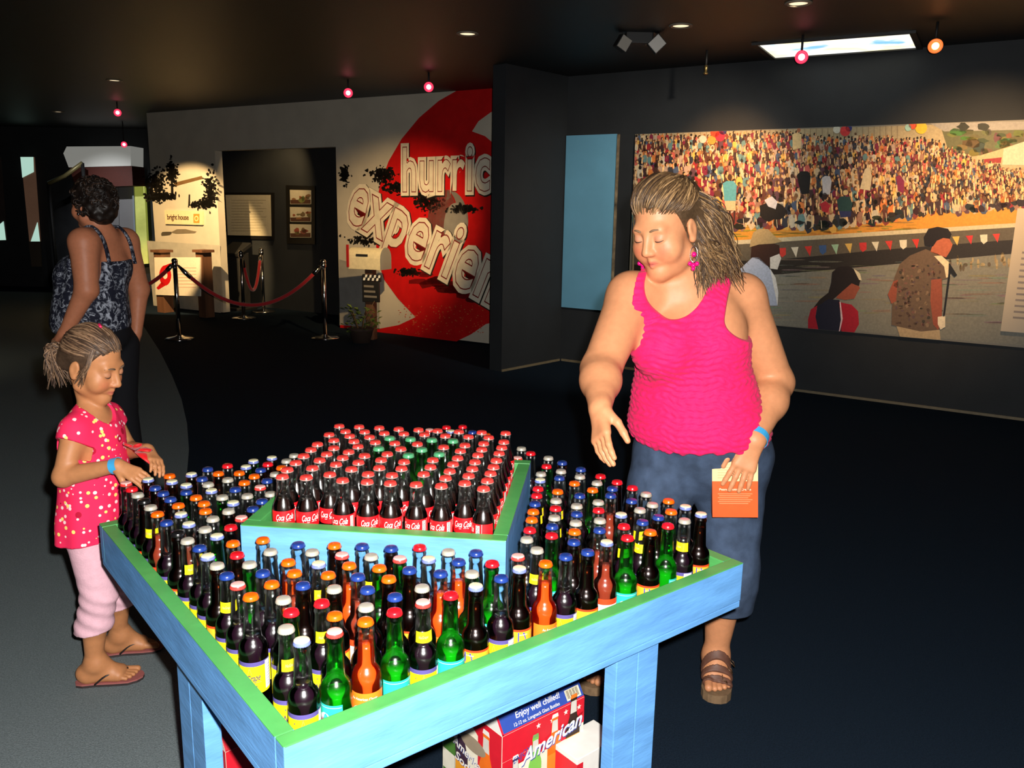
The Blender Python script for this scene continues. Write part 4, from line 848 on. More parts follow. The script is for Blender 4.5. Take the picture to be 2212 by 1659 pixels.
for code, x, y in parse(LOW):
    ck, kd = code; desc, gl, lab, ink = KIND[kd]; capme, cname = CAPS[ck]
    yaw = math.atan2(-x, y)                                   # label towards the visitor's side of the room
    b = link(NAMES[kd], gl); b.location = (x, y, FLOORZ + 0.0004); b.rotation_euler = (0, 0, yaw + rb.gauss(0, 0.55))
    full = cname + '-capped ' + desc + ' ' + zone(x, y)
    tag(b, full, 'bottle', full)
    link('soda', LQ[kd], b); c = link('cap', capme, b); c.location = (0, 0, 0.2202)
    l = link('label', lab, b); link('lettering', ink, l)
    if kd == 'N': l2 = link('neck_label', neck_label, b); link('lettering', neck_ink, l2)
CG_clear = bottle_glass('contour_bottle', CP, g_clear); CG_green = bottle_glass('green_contour_bottle', CP, g_green)
CL = lathe_mesh('cola', inner(CP, 0.004, 0.131), 24, [l_cola], cap=False); CL2 = lathe_mesh('lime_soda', inner(CP, 0.004, 0.10), 24, [l_green], cap=False)
for code, x, y in parse(UPP):
    g = code == 'G'; yaw = math.atan2(-x, y)
    b = link('cola_bottle' if not g else 'green_cola_bottle', CG_green if g else CG_clear); b.location = (x, y, UFLOOR + 0.0004); b.rotation_euler = (0, 0, yaw + rb.gauss(0, 0.75))
    q = np.array([x, y]) - UC; row = int((q @ Ug + US / 2 - TT) / 0.0565); row = min(max(row, 0), 9); sd = 'girl' if q @ Uf < -0.09 else 'woman' if q @ Uf > 0.09 else ''
    num = ('first', 'second', 'third', 'fourth', 'fifth', 'sixth', 'seventh', 'eighth', 'ninth', 'last')[row]
    if g: full = 'small green bottle with green cap amid the red-capped colas, %s row from the cartons' % num
    else: full = 'small red-capped cola bottle, %s row from the cartons, %s' % (num, "on the %s's side" % sd if sd else 'in mid tray')
    tag(b, full, 'bottle', full)
    link('cola', CL2 if g else CL, b); c = link('cap', green_cap if g else coke_cap, b); c.location = (0, 0, 0.1814)
    if not g: l = link('label', coke_label, b); link('lettering', coke_ink, l)

# ================================================================== soda cartons under the table
m_card = vcol_mat('printed_carton', 0.5, 0.35, noise=0.05, nscale=30)
m_cardw = mat('white_carton_card', srgb(226, 222, 214), 0.6, noise=0.04)
class Face:
    """flat side of a carton: origin O, unit axes U (across) and W (up)"""
    def __init__(self, O, U, W): self.O, self.U, self.W = np.array(O, float), np.array(U, float), np.array(W, float); self.N = np.cross(self.U, self.W)
    def pt(self, s, z, off=0.0): return self.O + self.U * s + self.W * z + self.N * off
class FP(Print):
    def add(self, item, color, layer): self.mesh2d(item[0], item[1], color, layer)
def soda_pic(p, x, z, h, liq, capc, labc, l=3):
    """small printed picture of a bottle"""
    pr = [(0.13, 0), (0.13, 0.46), (0.12, 0.52), (0.07, 0.66), (0.055, 0.86), (0.06, 0.88), (0.06, 0.93)]
    pts = [(x + r * h, z + q * h) for r, q in pr] + [(x - r * h, z + q * h) for r, q in pr[::-1]]; n = len(pr)
    fs = [(i, i + 1, 2 * n - 2 - i, 2 * n - 1 - i) for i in range(n - 1)]
    p.add((pts, fs), liq, l); p.add(poly((x - 0.058 * h, z + 0.70 * h), (x + 0.058 * h, z + 0.70 * h), (x + 0.05 * h, z + 0.88 * h), (x - 0.05 * h, z + 0.88 * h)), (206, 200, 190), l + 1)
    p.add(poly((x - 0.065 * h, z + 0.92 * h), (x + 0.065 * h, z + 0.92 * h), (x + 0.05 * h, z + 0.98 * h), (x - 0.05 * h, z + 0.98 * h)), capc, l + 1)
    p.add(poly((x - 0.13 * h, z + 0.1 * h), (x + 0.13 * h, z + 0.1 * h), (x + 0.13 * h, z + 0.36 * h), (x - 0.13 * h, z + 0.36 * h)), labc, l + 1)
def star(cx, cz, r):
    return [(cx + (r if k % 2 == 0 else r * 0.42) * math.sin(math.pi * k / 5), cz + (r if k % 2 == 0 else r * 0.42) * math.cos(math.pi * k / 5)) for k in range(10)], [tuple(range(10))]
KR, KB, KW, KT = (206, 28, 44), (44, 70, 150), (228, 220, 196), (232, 226, 214)
def carton(loc, rz, W, D, Hh, label, style):
    """twelve-pack with a sloped top panel on its long side"""
    t = empty('soda_carton', (loc[0], loc[1], 0), rz); tag(t, label, 'carton')
    hs = 0.075; ins = 0.05
    V = [(0, 0, 0), (W, 0, 0), (W, D, 0), (0, D, 0), (0, 0, Hh), (W, 0, Hh), (W, D, Hh), (0, D, Hh), (0, ins, Hh + hs), (W, ins, Hh + hs), (W, D - ins, Hh + hs), (0, D - ins, Hh + hs)]
    Fb = [(3, 2, 1, 0), (0, 1, 5, 4), (1, 2, 6, 5), (2, 3, 7, 6), (3, 0, 4, 7), (4, 5, 9, 8), (6, 7, 11, 10), (8, 9, 10, 11), (5, 6, 10, 9), (7, 4, 8, 11)]
    link('box', mesh('box', V, Fb, [m_cardw]), t)
    fr = FP(Face((0, 0, 0), (1, 0, 0), (0, 0, 1)), 0.0006); sl = np.array([0, ins, hs]); sn = np.linalg.norm(sl)
    def rect(x0, x1, z0, z1): return poly((x0, z0), (x1, z0), (x1, z1), (x0, z1))
    fr.add(rect(0, W, 0, Hh), KW, 0); fr.add(rect(0, W, Hh - 0.075, Hh), KR, 1); fr.add(poly((0, Hh - 0.16), (0.05, Hh - 0.10), (W - 0.05, Hh - 0.10), (W, Hh - 0.04), (W, Hh - 0.075), (0, Hh - 0.075)), KR, 2)
    for k in range(4): fr.add(star(W * (0.42 + 0.17 * k), Hh - 0.018 - 0.004 * (k % 2), 0.009), KT, 2)
    for k, (lq, cp, lb) in enumerate((((60, 40, 50), (230, 225, 215), (70, 70, 130)), ((120, 190, 80), (120, 160, 90), (226, 220, 200)), ((236, 108, 24), (230, 225, 215), (236, 130, 40)), ((50, 32, 24), (226, 120, 40), (226, 150, 40)))):
        soda_pic(fr, W * (0.15 + 0.235 * k), 0.02 + 0.02 * k, Hh - 0.05 - 0.012 * (3 - k), lq, cp, lb, 4)
    fr.add(line('ALL', W * 0.17, Hh - 0.185, 0.036, 0.075, 0.03, 0.3, 0.25), KB, 7); fr.add(line('ALL', W * 0.17 - 0.002, Hh - 0.183, 0.036, 0.075, 0.02, 0.3, 0.25), (240, 236, 228), 8)
    fr.add(line('American', W * 0.60, Hh - 0.095, 0.042, 0.215, 0.03, 0.3, 0.16), KB, 7); fr.add(line('American', W * 0.60 - 0.002, Hh - 0.092, 0.042, 0.215, 0.02, 0.3, 0.16), (240, 236, 228), 8)
    fr.add(line('ENJOY', W * 0.22, Hh - 0.085, 0.018, 0.058, 0.0, 0.0, 0.25), KB, 8)
    o = fr.build('front_print', m_card, t)
    tp = FP(Face((0, 0, Hh), (1, 0, 0), sl / sn), 0.0006)
    tp.add(rect(0, W, 0, sn), KB if style == 0 else KR, 0); tp.add(rect(0, 0.006, 0, sn), KR, 1); tp.add(rect(0, W, 0, 0.004), KR, 1)
    if style == 0:
        tp.add(line('Enjoy well chilled!', W * 0.46, 0.026, 0.0150, 0.155, 0.012, 0.12), KT, 2); tp.add(line('12-12 oz. Longneck Glass Bottles', W * 0.42, 0.009, 0.0085, 0.160, 0.006, 0.1), KT, 2)
        tp.add(rect(W - 0.060, W - 0.008, 0.008, 0.036), (226, 214, 184), 2)
        for k in range(13): tp.add(rect(W - 0.058 + k * 0.0036, W - 0.058 + k * 0.0036 + (0.0022 if k % 3 else 0.0012), 0.012, 0.034), (50, 44, 40), 3)
    else:
        tp.add(line('Delicious', W * 0.3, 0.045, 0.016, 0.10, 0.01, 0.12), KT, 2); tp.add(line('Vintage', W * 0.32, 0.016, 0.016, 0.09, 0.01, 0.12), KT, 2)
    tp.build('top_print', m_card, t)
    sd = FP(Face((0, D, 0), (0, -1, 0), (0, 0, 1)), 0.0006)
    sd.add(rect(0, D, 0, Hh), KW, 0); sd.add(rect(D * 0.62, D, 0, Hh), KR, 1); sd.add(poly((D * 0.3, Hh), (D, Hh), (D, Hh - 0.10), (D * 0.62, Hh - 0.05)), KR, 2)
    soda_pic(sd, D * 0.13, 0.0, Hh * 0.92, (74, 120, 50), (90, 120, 60), (226, 220, 200)); soda_pic(sd, D * 0.34, 0.0, Hh * 0.92, (60, 40, 56), (50, 40, 40), (226, 150, 40)); soda_pic(sd, D * 0.76, 0.01, Hh * 0.92, (230, 110, 30), (226, 222, 214), (232, 130, 50))
    sd.add(oval(D * 0.55, Hh * 0.66, 0.055, 0.022), (150, 134, 112), 6)
    sd.add(line('American', D * 0.48, Hh * 0.44, 0.026, 0.14, 0.03, 0.3, -0.2), KB, 7); sd.add(line('American', D * 0.48 - 0.001, Hh * 0.445, 0.026, 0.14, 0.02, 0.3, -0.2), KT, 8)
    sd.add(line('Soda', D * 0.40, Hh * 0.30, 0.026, 0.08, 0.03, 0.3, -0.2), KB, 7); sd.add(line('Soda', D * 0.40 - 0.001, Hh * 0.305, 0.026, 0.08, 0.02, 0.3, -0.2), KT, 8)
    sd.build('side_print', m_card, t)
    return t
ka = atz(1085, 1592, 0.25); kb = atz(1262, 1505, 0.25); ang = math.atan2(kb[1] - ka[1], kb[0] - ka[0])
carton(ka, ang, float(np.linalg.norm((kb - ka)[:2])), 0.26, 0.25, 'red and white soda carton with a blue sloped top panel under the table', 0)
ka = atz(487, 1625, 0.25); 
carton(ka, ang + 0.05, 0.27, 0.25, 0.25, "red topped soda carton under the table beside the leg on the girl's side", 1)
kc = atz(1247, 1642, 0.15); t = link('white_box', box_mesh('white_box', 0.0, 0.16, 0.0, 0.10, 0, 0.15, 0.002, [m_cardw])); t.location = (kc[0], kc[1], 0); t.rotation_euler = (0, 0, ang); tag(t, 'low white card box with a red edge next to the sloped carton', 'box')
link('red_band', box_mesh('red_band', -0.0006, 0.022, -0.0006, 0.1006, 0.0, 0.135, 0.0, [mat('carton_red', srgb(*KR), 0.5)]), t)
# ================================================================== people: smooth blended body surfaces
class Field:
    """signed distance built from tapering limbs and ellipsoids that blend smoothly into each other"""
    def __init__(self): self.p = []
    def limb(self, a, b, ra, rb, k=0.02, n=None, s=1.0):
        a, b = np.array(a, float), np.array(b, float)
        nn = None
        if n is not None: nn = np.array(n, float); nn = nn / np.linalg.norm(nn)
        self.p.append(('L', a, b, ra, rb, nn, s, k, (a + b) / 2, np.linalg.norm(b - a) / 2 + max(ra, rb) * max(1, s))); return self
    def chain(self, pts, rads, k=0.02, n=None, s=1.0):
        for i in range(len(pts) - 1): self.limb(pts[i], pts[i + 1], rads[i], rads[i + 1], k, n, s)
        return self
    def ell(self, c, r, R=None, k=0.03, sub=False):
        c = np.array(c, float); r = np.array(r if hasattr(r, '__len__') else (r, r, r), float)
        self.p.append(('S' if sub else 'E', c, r, np.eye(3) if R is None else np.array(R, float), k, c, r.max())); return self
    def ev(self, P, cen=None, rad=None):
        d = np.full(len(P), 1.0, np.float32)
        for q in self.p:
            t = q[0]
            if t == 'L': c0, r0, k = q[8], q[9], q[7]
            else: c0, r0, k = q[5], q[6], q[4]
            if cen is not None and np.linalg.norm(c0 - cen) > rad + r0 + k + 0.03: continue
            if t == 'L':
                _, a, b, ra, rb, n, s, k, _, _ = q
                v = P - a; ba = b - a
                if n is not None:
                    v = v + np.outer(v @ n, n) * (1 / s - 1); ba = ba + n * (ba @ n) * (1 / s - 1)
                h = np.clip((v @ ba) / (ba @ ba + 1e-12), 0, 1)
                di = np.linalg.norm(v - h[:, None] * ba, axis=1) - (ra + (rb - ra) * h)
                if s < 1: di = di * (0.5 + 0.5 * s)
            else:
                _, c, r, R, k, _, _ = q
                v = (P - c) @ R
                k0 = np.linalg.norm(v / r, axis=1); k1 = np.linalg.norm(v / (r * r), axis=1) + 1e-9
                di = k0 * (k0 - 1) / k1
            if t == 'S':
                di = -di; h = np.maximum(k - np.abs(d - di), 0) / k; d = np.maximum(d, di) + h * h * k * 0.25
            else:
                h = np.maximum(k - np.abs(d - di), 0) / k; d = np.minimum(d, di) - h * h * k * 0.25
        return d
    def bounds(self):
        lo = np.min([(q[8] if q[0] == 'L' else q[5]) - (q[9] if q[0] == 'L' else q[6]) for q in self.p if q[0] != 'S'], axis=0)
        hi = np.max([(q[8] if q[0] == 'L' else q[5]) + (q[9] if q[0] == 'L' else q[6]) for q in self.p if q[0] != 'S'], axis=0)
        return lo, hi
def surface(fn, lo, hi, h, B=16):
    """dual surface of fn < 0 on a grid of step h, worked out block by block; returns vertices and quads"""
    lo = np.array(lo) - 3 * h; n = np.ceil((np.array(hi) + 3 * h - lo) / h).astype(int) + 1
    n = ((n + B - 1) // B) * B
    D = np.full(n, 1.0, np.float32)
    g = np.arange(B); gx, gy, gz = np.meshgrid(g, g, g, indexing='ij'); off = np.stack([gx, gy, gz], -1).reshape(-1, 3) * h
    rad = B * h * math.sqrt(3) / 2
    for i in range(0, n[0], B):
        for j in range(0, n[1], B):
            for k in range(0, n[2], B):
                o = lo + np.array([i, j, k]) * h; cen = o + (B - 1) * h / 2
                d0 = fn(cen[None, :], cen, rad)[0]
                if d0 > rad * 1.9: continue
                if d0 < -rad * 2.2: D[i:i + B, j:j + B, k:k + B] = -1; continue
                D[i:i + B, j:j + B, k:k + B] = fn(o + off, cen, rad).reshape(B, B, B)
    ins = D < 0
    def sh(a, x, y, z): return a[x:a.shape[0] - 1 + x, y:a.shape[1] - 1 + y, z:a.shape[2] - 1 + z]
    cnt = sum(sh(ins, x, y, z).astype(np.int8) for x in (0, 1) for y in (0, 1) for z in (0, 1))
    act = (cnt > 0) & (cnt < 8); idx = np.argwhere(act)
    ids = np.full(act.shape, -1, np.int32); ids[act] = np.arange(len(idx))
    cor = np.array([(x, y, z) for x in (0, 1) for y in (0, 1) for z in (0, 1)])
    val = np.stack([D[tuple((idx + c).T)] for c in cor], 1)
    acc = np.zeros((len(idx), 3)); m = np.zeros(len(idx))
    for a in range(8):
        for b in range(a + 1, 8):
            if np.abs(cor[a] - cor[b]).sum() != 1: continue
            va, vb = val[:, a], val[:, b]; s = (va < 0) != (vb < 0)
            t = np.where(s, va / np.where(s, va - vb, 1), 0)
            acc += np.where(s[:, None], cor[a] + t[:, None] * (cor[b] - cor[a]), 0); m += s
    V = lo + (idx + acc / m[:, None]) * h
    Q = []
    for ax in range(3):
        u, w_ = [(1, 2), (2, 0), (0, 1)][ax]
        sl0 = [slice(None)] * 3; sl1 = [slice(None)] * 3; sl0[ax] = slice(0, -1); sl1[ax] = slice(1, None)
        e = np.argwhere(ins[tuple(sl0)] != ins[tuple(sl1)])
        ok = (e[:, u] > 0) & (e[:, w_] > 0) & (e[:, u] < n[u] - 1) & (e[:, w_] < n[w_] - 1); e = e[ok]
        neg = ins[tuple(sl0)][tuple(e.T)]
        def cid(du, dw):
            c = e.copy(); c[:, u] += du; c[:, w_] += dw; return ids[tuple(c.T)]
        q = np.stack([cid(-1, -1), cid(0, -1), cid(0, 0), cid(-1, 0)], 1)
        q[~neg] = q[~neg][:, ::-1]; Q.append(q)
    Q = np.concatenate(Q); Q = Q[(Q >= 0).all(1)]
    return V, Q
def surf_mesh(name, V, Q, m, color=None):
    me = bpy.data.meshes.new(name)
    me.vertices.add(len(V)); me.vertices.foreach_set('co', V.astype(np.float32).ravel())
    me.loops.add(len(Q) * 4); me.loops.foreach_set('vertex_index', Q.astype(np.int32).ravel())
    me.polygons.add(len(Q)); me.polygons.foreach_set('loop_start', np.arange(len(Q), dtype=np.int32) * 4)
    me.update(calc_edges=True); me.validate()
    me.shade_smooth(); me.materials.append(m)
    if color is not None:
        at = me.color_attributes.new('Col', 'FLOAT_COLOR', 'POINT'); at.data.foreach_set('color', np.c_[color, np.ones(len(V))].astype(np.float32).ravel())
    return me
def relax(V, Q, it=2, lam=0.5):
    n = len(V); e = np.concatenate([Q[:, [0, 1]], Q[:, [1, 2]], Q[:, [2, 3]], Q[:, [3, 0]]])
    for _ in range(it):
        s = np.zeros((n, 3)); c = np.zeros(n)
        for k in range(3):
            s[:, k] = np.bincount(e[:, 0], V[e[:, 1], k], n) + np.bincount(e[:, 1], V[e[:, 0], k], n)
        c = np.bincount(e[:, 0], minlength=n) + np.bincount(e[:, 1], minlength=n)
        V = V + lam * (s / np.maximum(c, 1)[:, None] - V)
    return V
def unit(v): v = np.array(v, float); return v / np.linalg.norm(v)
class Frame:
    """local frame: X to the person's left, Y forward, Z up"""
    def __init__(self, o, fwd, up, s=1.0):
        self.o = np.array(o, float); self.Y = unit(fwd); up = np.array(up, float); self.Z = unit(up - self.Y * (up @ self.Y)); self.X = np.cross(self.Z, self.Y) * -1
        self.X = np.cross(self.Y, self.Z); self.X = -self.X; self.s = s
        self.R = np.stack([self.X, self.Y, self.Z], 1)
    def w(self, x, y, z): return self.o + (self.X * x + self.Y * y + self.Z * z) * self.s
    def loc(self, P): return ((P - self.o) @ self.R) / self.s
def head(F_, fr, heavy=0.0):
    s = fr.s; w = fr.w
    def E(c, r, k=0.03, sub=False): F_.ell(w(*c), np.array(r) * s, fr.R, k * s, sub)
    E((0, -0.016, 0.045), (0.074, 0.094, 0.082))
    E((0, 0.026, -0.024), (0.058 + 0.010 * heavy, 0.062, 0.068 + 0.014 * heavy))
    for x in (-1, 1):
        E((x * 0.036, 0.052, -0.034), (0.031 + 0.006 * heavy, 0.030, 0.034), 0.03)
        F_.limb(w(x * (0.048 + 0.006 * heavy), 0.0, -0.066), w(0, 0.058, -0.096), 0.022 * s + 0.006 * heavy, 0.020 * s, 0.025 * s)
    E((0, 0.066, -0.094), (0.023, 0.018, 0.017), 0.02)
    F_.limb(w(-0.034, 0.070, 0.026), w(0.034, 0.070, 0.026), 0.014 * s, 0.014 * s, 0.02 * s)
    for x in (-1, 1):
        E((x * 0.032, 0.098, 0.006), (0.019, 0.018, 0.013), 0.016, True)
        E((x * 0.0315, 0.0715, 0.004), (0.0165, 0.0165, 0.0150), 0.006)
    F_.limb(w(0, 0.083, 0.016), w(0, 0.104, -0.026), 0.0085 * s, 0.0115 * s, 0.014 * s)
    for x in (-1, 1): E((x * 0.0115, 0.094, -0.031), (0.0085, 0.011, 0.0080), 0.008)
    F_.limb(w(0, 0.080, -0.036), w(0, 0.086, -0.050), 0.010 * s, 0.008 * s, 0.012 * s)
    for x in (-1, 1):
        F_.limb(w(0, 0.0885, -0.056), w(x * 0.0235, 0.0760, -0.0610), 0.0062 * s, 0.0038 * s, 0.006 * s)
        F_.limb(w(0, 0.0865, -0.0690), w(x * 0.0215, 0.0750, -0.0640), 0.0068 * s, 0.0040 * s, 0.006 * s)
        E((x * 0.079, -0.012, -0.004), (0.0085, 0.019, 0.030), 0.008); E((x * 0.0785, -0.007, -0.030), (0.008, 0.010, 0.010), 0.008)
        E((x * 0.0885, -0.008, 0.0), (0.005, 0.010, 0.016), 0.005, True)
def hand(F_, wrist, direc, back, side, curl, spread=0.10, s=1.0, thumb=(0.5, 0.35), rw=0.026):
    """palm, five fingers of unequal length; side = +1 when the thumb lies on the cross(direc, back) side; curl: list of 4 bends in radians"""
    Y = unit(direc); Z = unit(np.array(back, float) - Y * (np.array(back, float) @ Y)); X = np.cross(Y, Z) * side
    W = np.array(wrist, float)
    P = lambda x, y, z: W + (X * x + Y * y + Z * z) * s
    F_.limb(W, P(0, 0.03, 0), rw * s, 0.028 * s, 0.02 * s, Z, 0.75)
    for x in (-0.026, -0.009, 0.009, 0.026): F_.limb(P(x * 0.55, 0.025, 0), P(x, 0.086, 0.002), 0.014 * s, 0.0125 * s, 0.012 * s)
    tips = []
    for i, (x, L) in enumerate(((0.027, 0.072), (0.0095, 0.081), (-0.0095, 0.074), (-0.0265, 0.058))):
        seg = (L * 0.45, L * 0.31, L * 0.24); a = 0.0; p = P(x, 0.088, 0.002); r = 0.0094 - 0.0008 * (i == 3)
        dx = spread * (1.5 - i) / 1.5 * 0.8
        for j, sl in enumerate(seg):
            a += curl[i] * (0.8, 1.0, 0.7)[j]
            d = unit(Y * math.cos(a) - Z * math.sin(a) + X * dx); q = p + d * sl * s
            F_.limb(p, q, r * s, (r - 0.0008) * s, 0.0035 * s); p = q; r -= 0.0008
        tips.append(p)
    p = P(0.022, 0.022, -0.006); d1 = unit(Y * 0.72 + X * thumb[0] - Z * thumb[1]); q = p + d1 * 0.040 * s
    F_.limb(p, q, 0.0145 * s, 0.0115 * s, 0.012 * s); d2 = unit(Y * 0.95 + X * thumb[0] * 0.35 - Z * thumb[1]); q2 = q + d2 * 0.032 * s
    F_.limb(q, q2, 0.0112 * s, 0.0100 * s, 0.004 * s); F_.limb(q2, q2 + unit(Y + X * 0.02 - Z * thumb[1]) * 0.024 * s, 0.0100 * s, 0.0080 * s, 0.004 * s)
    return tips, (X, Y, Z)
def foot(F_, ankle, heel, toe, s=1.0, inward=1):
    """bare foot between heel and toe points on the sole; inward = +1 when the big toe lies on the cross(up, dir) side"""
    h, t = np.array(heel, float), np.array(toe, float); Y = unit(t - h); up = np.array([0, 0, 1.0]); X = np.cross(up, Y) * inward; L = np.linalg.norm(t - h)
    z = lambda q: np.array([0, 0, q])
    F_.limb(ankle, h + Y * 0.15 * L + z(0.040 * s), 0.036 * s, 0.036 * s, 0.03 * s)
    F_.ell(h + Y * 0.13 * L + z(0.030 * s), np.array([0.030, 0.034, 0.030]) * s, np.stack([X, Y, up], 1), 0.03 * s)
    F_.limb(np.array(ankle) + Y * 0.02 * s, h + Y * 0.66 * L + z(0.024 * s), 0.034 * s, 0.027 * s, 0.04 * s)
    F_.limb(h + Y * 0.2 * L - X * 0.008 * s + z(0.022 * s), h + Y * 0.68 * L - X * 0.026 * s + z(0.018 * s), 0.024 * s, 0.020 * s, 0.03 * s)
    F_.limb(h + Y * 0.2 * L + X * 0.006 * s + z(0.026 * s), h + Y * 0.70 * L + X * 0.022 * s + z(0.020 * s), 0.026 * s, 0.022 * s, 0.03 * s)
    out = []
    for i, (x, y1, r) in enumerate(((0.031, 1.0, 0.0135), (0.0105, 0.985, 0.0095), (-0.0065, 0.955, 0.009), (-0.022, 0.91, 0.0085), (-0.0355, 0.85, 0.0085))):
        a = h + Y * (0.70 - 0.02 * i) * L + X * x * 0.85 * s + z(0.019 * s); b = h + Y * (y1 - 0.035) * L + X * x * s + z(r * s * 0.95)
        F_.limb(a, b, r * s * 1.1, r * s, 0.004 * s); out.append(b)
    return X, Y, L, out
def curve_pts(ctrl, n):
    """smooth curve through control points"""
    c = [np.array(p, float) for p in ctrl]; c = [2 * c[0] - c[1]] + c + [2 * c[-1] - c[-2]]; out = []
    m = len(c) - 3
    for i in range(n):
        t = i / (n - 1) * m; k = min(int(t), m - 1); t -= k; a, b, d, e = c[k:k + 4]
        out.append(0.5 * ((2 * b) + (-a + d) * t + (2 * a - 5 * b + 4 * d - e) * t * t + (-a + 3 * b - 3 * d + e) * t ** 3))
    return out
def tubes(name, locks, m, seg=5):
    """many tapering locks as one hair mesh; locks: (points, radii, colour)"""
    V, Fc, C = [], [], []
    for pts, R, col in locks:
        P_ = np.array(pts); n = len(P_); T = np.gradient(P_, axis=0); T /= np.linalg.norm(T, axis=1)[:, None] + 1e-9
        N = np.cross(T[0], (0.3, 0.2, 1.0)); N /= np.linalg.norm(N) + 1e-9; b = len(V)
        for i in range(n):
            N = N - T[i] * (N @ T[i]); N /= np.linalg.norm(N) + 1e-9; Bv = np.cross(T[i], N)
            for k in range(seg):
                a = 2 * math.pi * k / seg; V.append(P_[i] + (N * math.cos(a) + Bv * math.sin(a)) * R[i]); C.append(col)
        for i in range(n - 1):
            for k in range(seg):
                k2 = (k + 1) % seg; Fc.append((b + i * seg + k, b + i * seg + k2, b + (i + 1) * seg + k2, b + (i + 1) * seg + k))
    me = mesh(name, V, Fc, [m], smooth=True)
    at = me.color_attributes.new('Col', 'FLOAT_COLOR', 'POINT'); at.data.foreach_set('color', np.c_[np.array(C), np.ones(len(V))].astype(np.float32).ravel())
    return me
class Skull:
    def __init__(self, fr): self.fr = fr
    def at(self, x, y, z, lift=0.0):
        """point on the skull in local direction (x, y, z) from its centre"""
        d = unit((x, y, z)); r = np.array([0.076, 0.096, 0.084]); k = 1 / np.linalg.norm(d / r)
        p = d * (k + lift) + np.array([0, -0.016, 0.045]); return self.fr.w(*p)
    def arc(self, a, b, n, lift):
        a, b = unit(a), unit(b); th = math.acos(max(-1, min(1, a @ b))); out = []
        for i in range(n):
            t = i / (n - 1); d = (math.sin((1 - t) * th) * a + math.sin(t * th) * b) / max(math.sin(th), 1e-4)
            out.append(self.at(*d, lift(t) if callable(lift) else lift))
        return out
m_skin = vcol_mat('skin', 0.5, 0.35, noise=0.06, nscale=60, bump=0.04, bscale=500, sss=0.12)
m_hair = vcol_mat('hair_strands', 0.48, 0.35, noise=0.25, nscale=120)
m_lash = mat('dark_lash', srgb(50, 34, 28), 0.6)
def paint_skin(P, base, fr=None, lip=(176, 92, 84), cheek=None):
    C = np.tile(np.array(srgb(*base)), (len(P), 1))
    if fr is not None:
        L = fr.loc(P)
        def blend(mask, col):
            C[:] = C * (1 - mask[:, None]) + np.array(srgb(*col)) * mask[:, None]
        near = (L[:, 1] > 0.05) & (np.abs(L[:, 0]) < 0.06) & (np.abs(L[:, 2]) < 0.12)
        if cheek:
            for x in (-1, 1):
                q = np.exp(-(((L[:, 0] - x * 0.04) / 0.02) ** 2 + ((L[:, 2] + 0.03) / 0.02) ** 2)) * near * 0.6; blend(q, cheek)
        q = np.clip(1.6 - np.sqrt((L[:, 0] / 0.020) ** 2 + ((L[:, 2] + 0.0625) / 0.0095) ** 2) * 1.3, 0, 1) * (L[:, 1] > 0.07); blend(q * 0.85, lip)
        q = np.clip(1.5 - np.sqrt((L[:, 0] / 0.016) ** 2 + ((L[:, 2] + 0.0632) / 0.0016) ** 2), 0, 1) * (L[:, 1] > 0.07) * 0.6; blend(q, (110, 50, 46))
        for x in (-1, 1):
            q = np.exp(-(((L[:, 0] - x * 0.032) / 0.015) ** 2 + ((L[:, 2] - 0.008) / 0.008) ** 2)) * near * 0.35; blend(q, (168, 120, 110))
            q = np.clip(1.3 - np.sqrt(((L[:, 0] - x * 0.0062) / 0.0035) ** 2 + ((L[:, 2] + 0.0385) / 0.0028) ** 2), 0, 1) * (L[:, 1] > 0.09); blend(q * 0.7, (110, 60, 50))
    return C
def face_bits(fr, root, brow=(110, 80, 60), lash_drop=0.006):
    """brows and lowered lashes"""
    mb = mat('brow_hair_%d_%d' % (brow[0], brow[1]), srgb(*brow), 0.7)
    for x in (-1, 1):
        pts = curve_pts([fr.w(x * 0.014, 0.0890, 0.0275), fr.w(x * 0.030, 0.0870, 0.0320), fr.w(x * 0.049, 0.0735, 0.0265)], 10)
        child('eyebrow', tube_mesh('eyebrow', pts, [0.0022, 0.003, 0.0032, 0.0032, 0.003, 0.0028, 0.0024, 0.002, 0.0016, 0.001], 6, [mb]), root)
        c = np.array([x * 0.0315, 0.0715, 0.004]); pts = []
        for i in range(9):
            a = -1.0 + 2.0 * i / 8; y = 0.0168 * math.cos(a) * 0.92; xx = 0.0168 * math.sin(a); pts.append(fr.w(c[0] + xx, c[1] + y, c[2] - lash_drop + 0.0035 * abs(math.sin(a)) ** 2))
        child('lashes', tube_mesh('lashes', pts, [0.0006, 0.001, 0.0014, 0.0016, 0.0016, 0.0016, 0.0014, 0.001, 0.0006], 6, [m_lash]), root)
def person(name, loc, label):
    t = empty(name, loc); tag(t, label, 'person'); return t
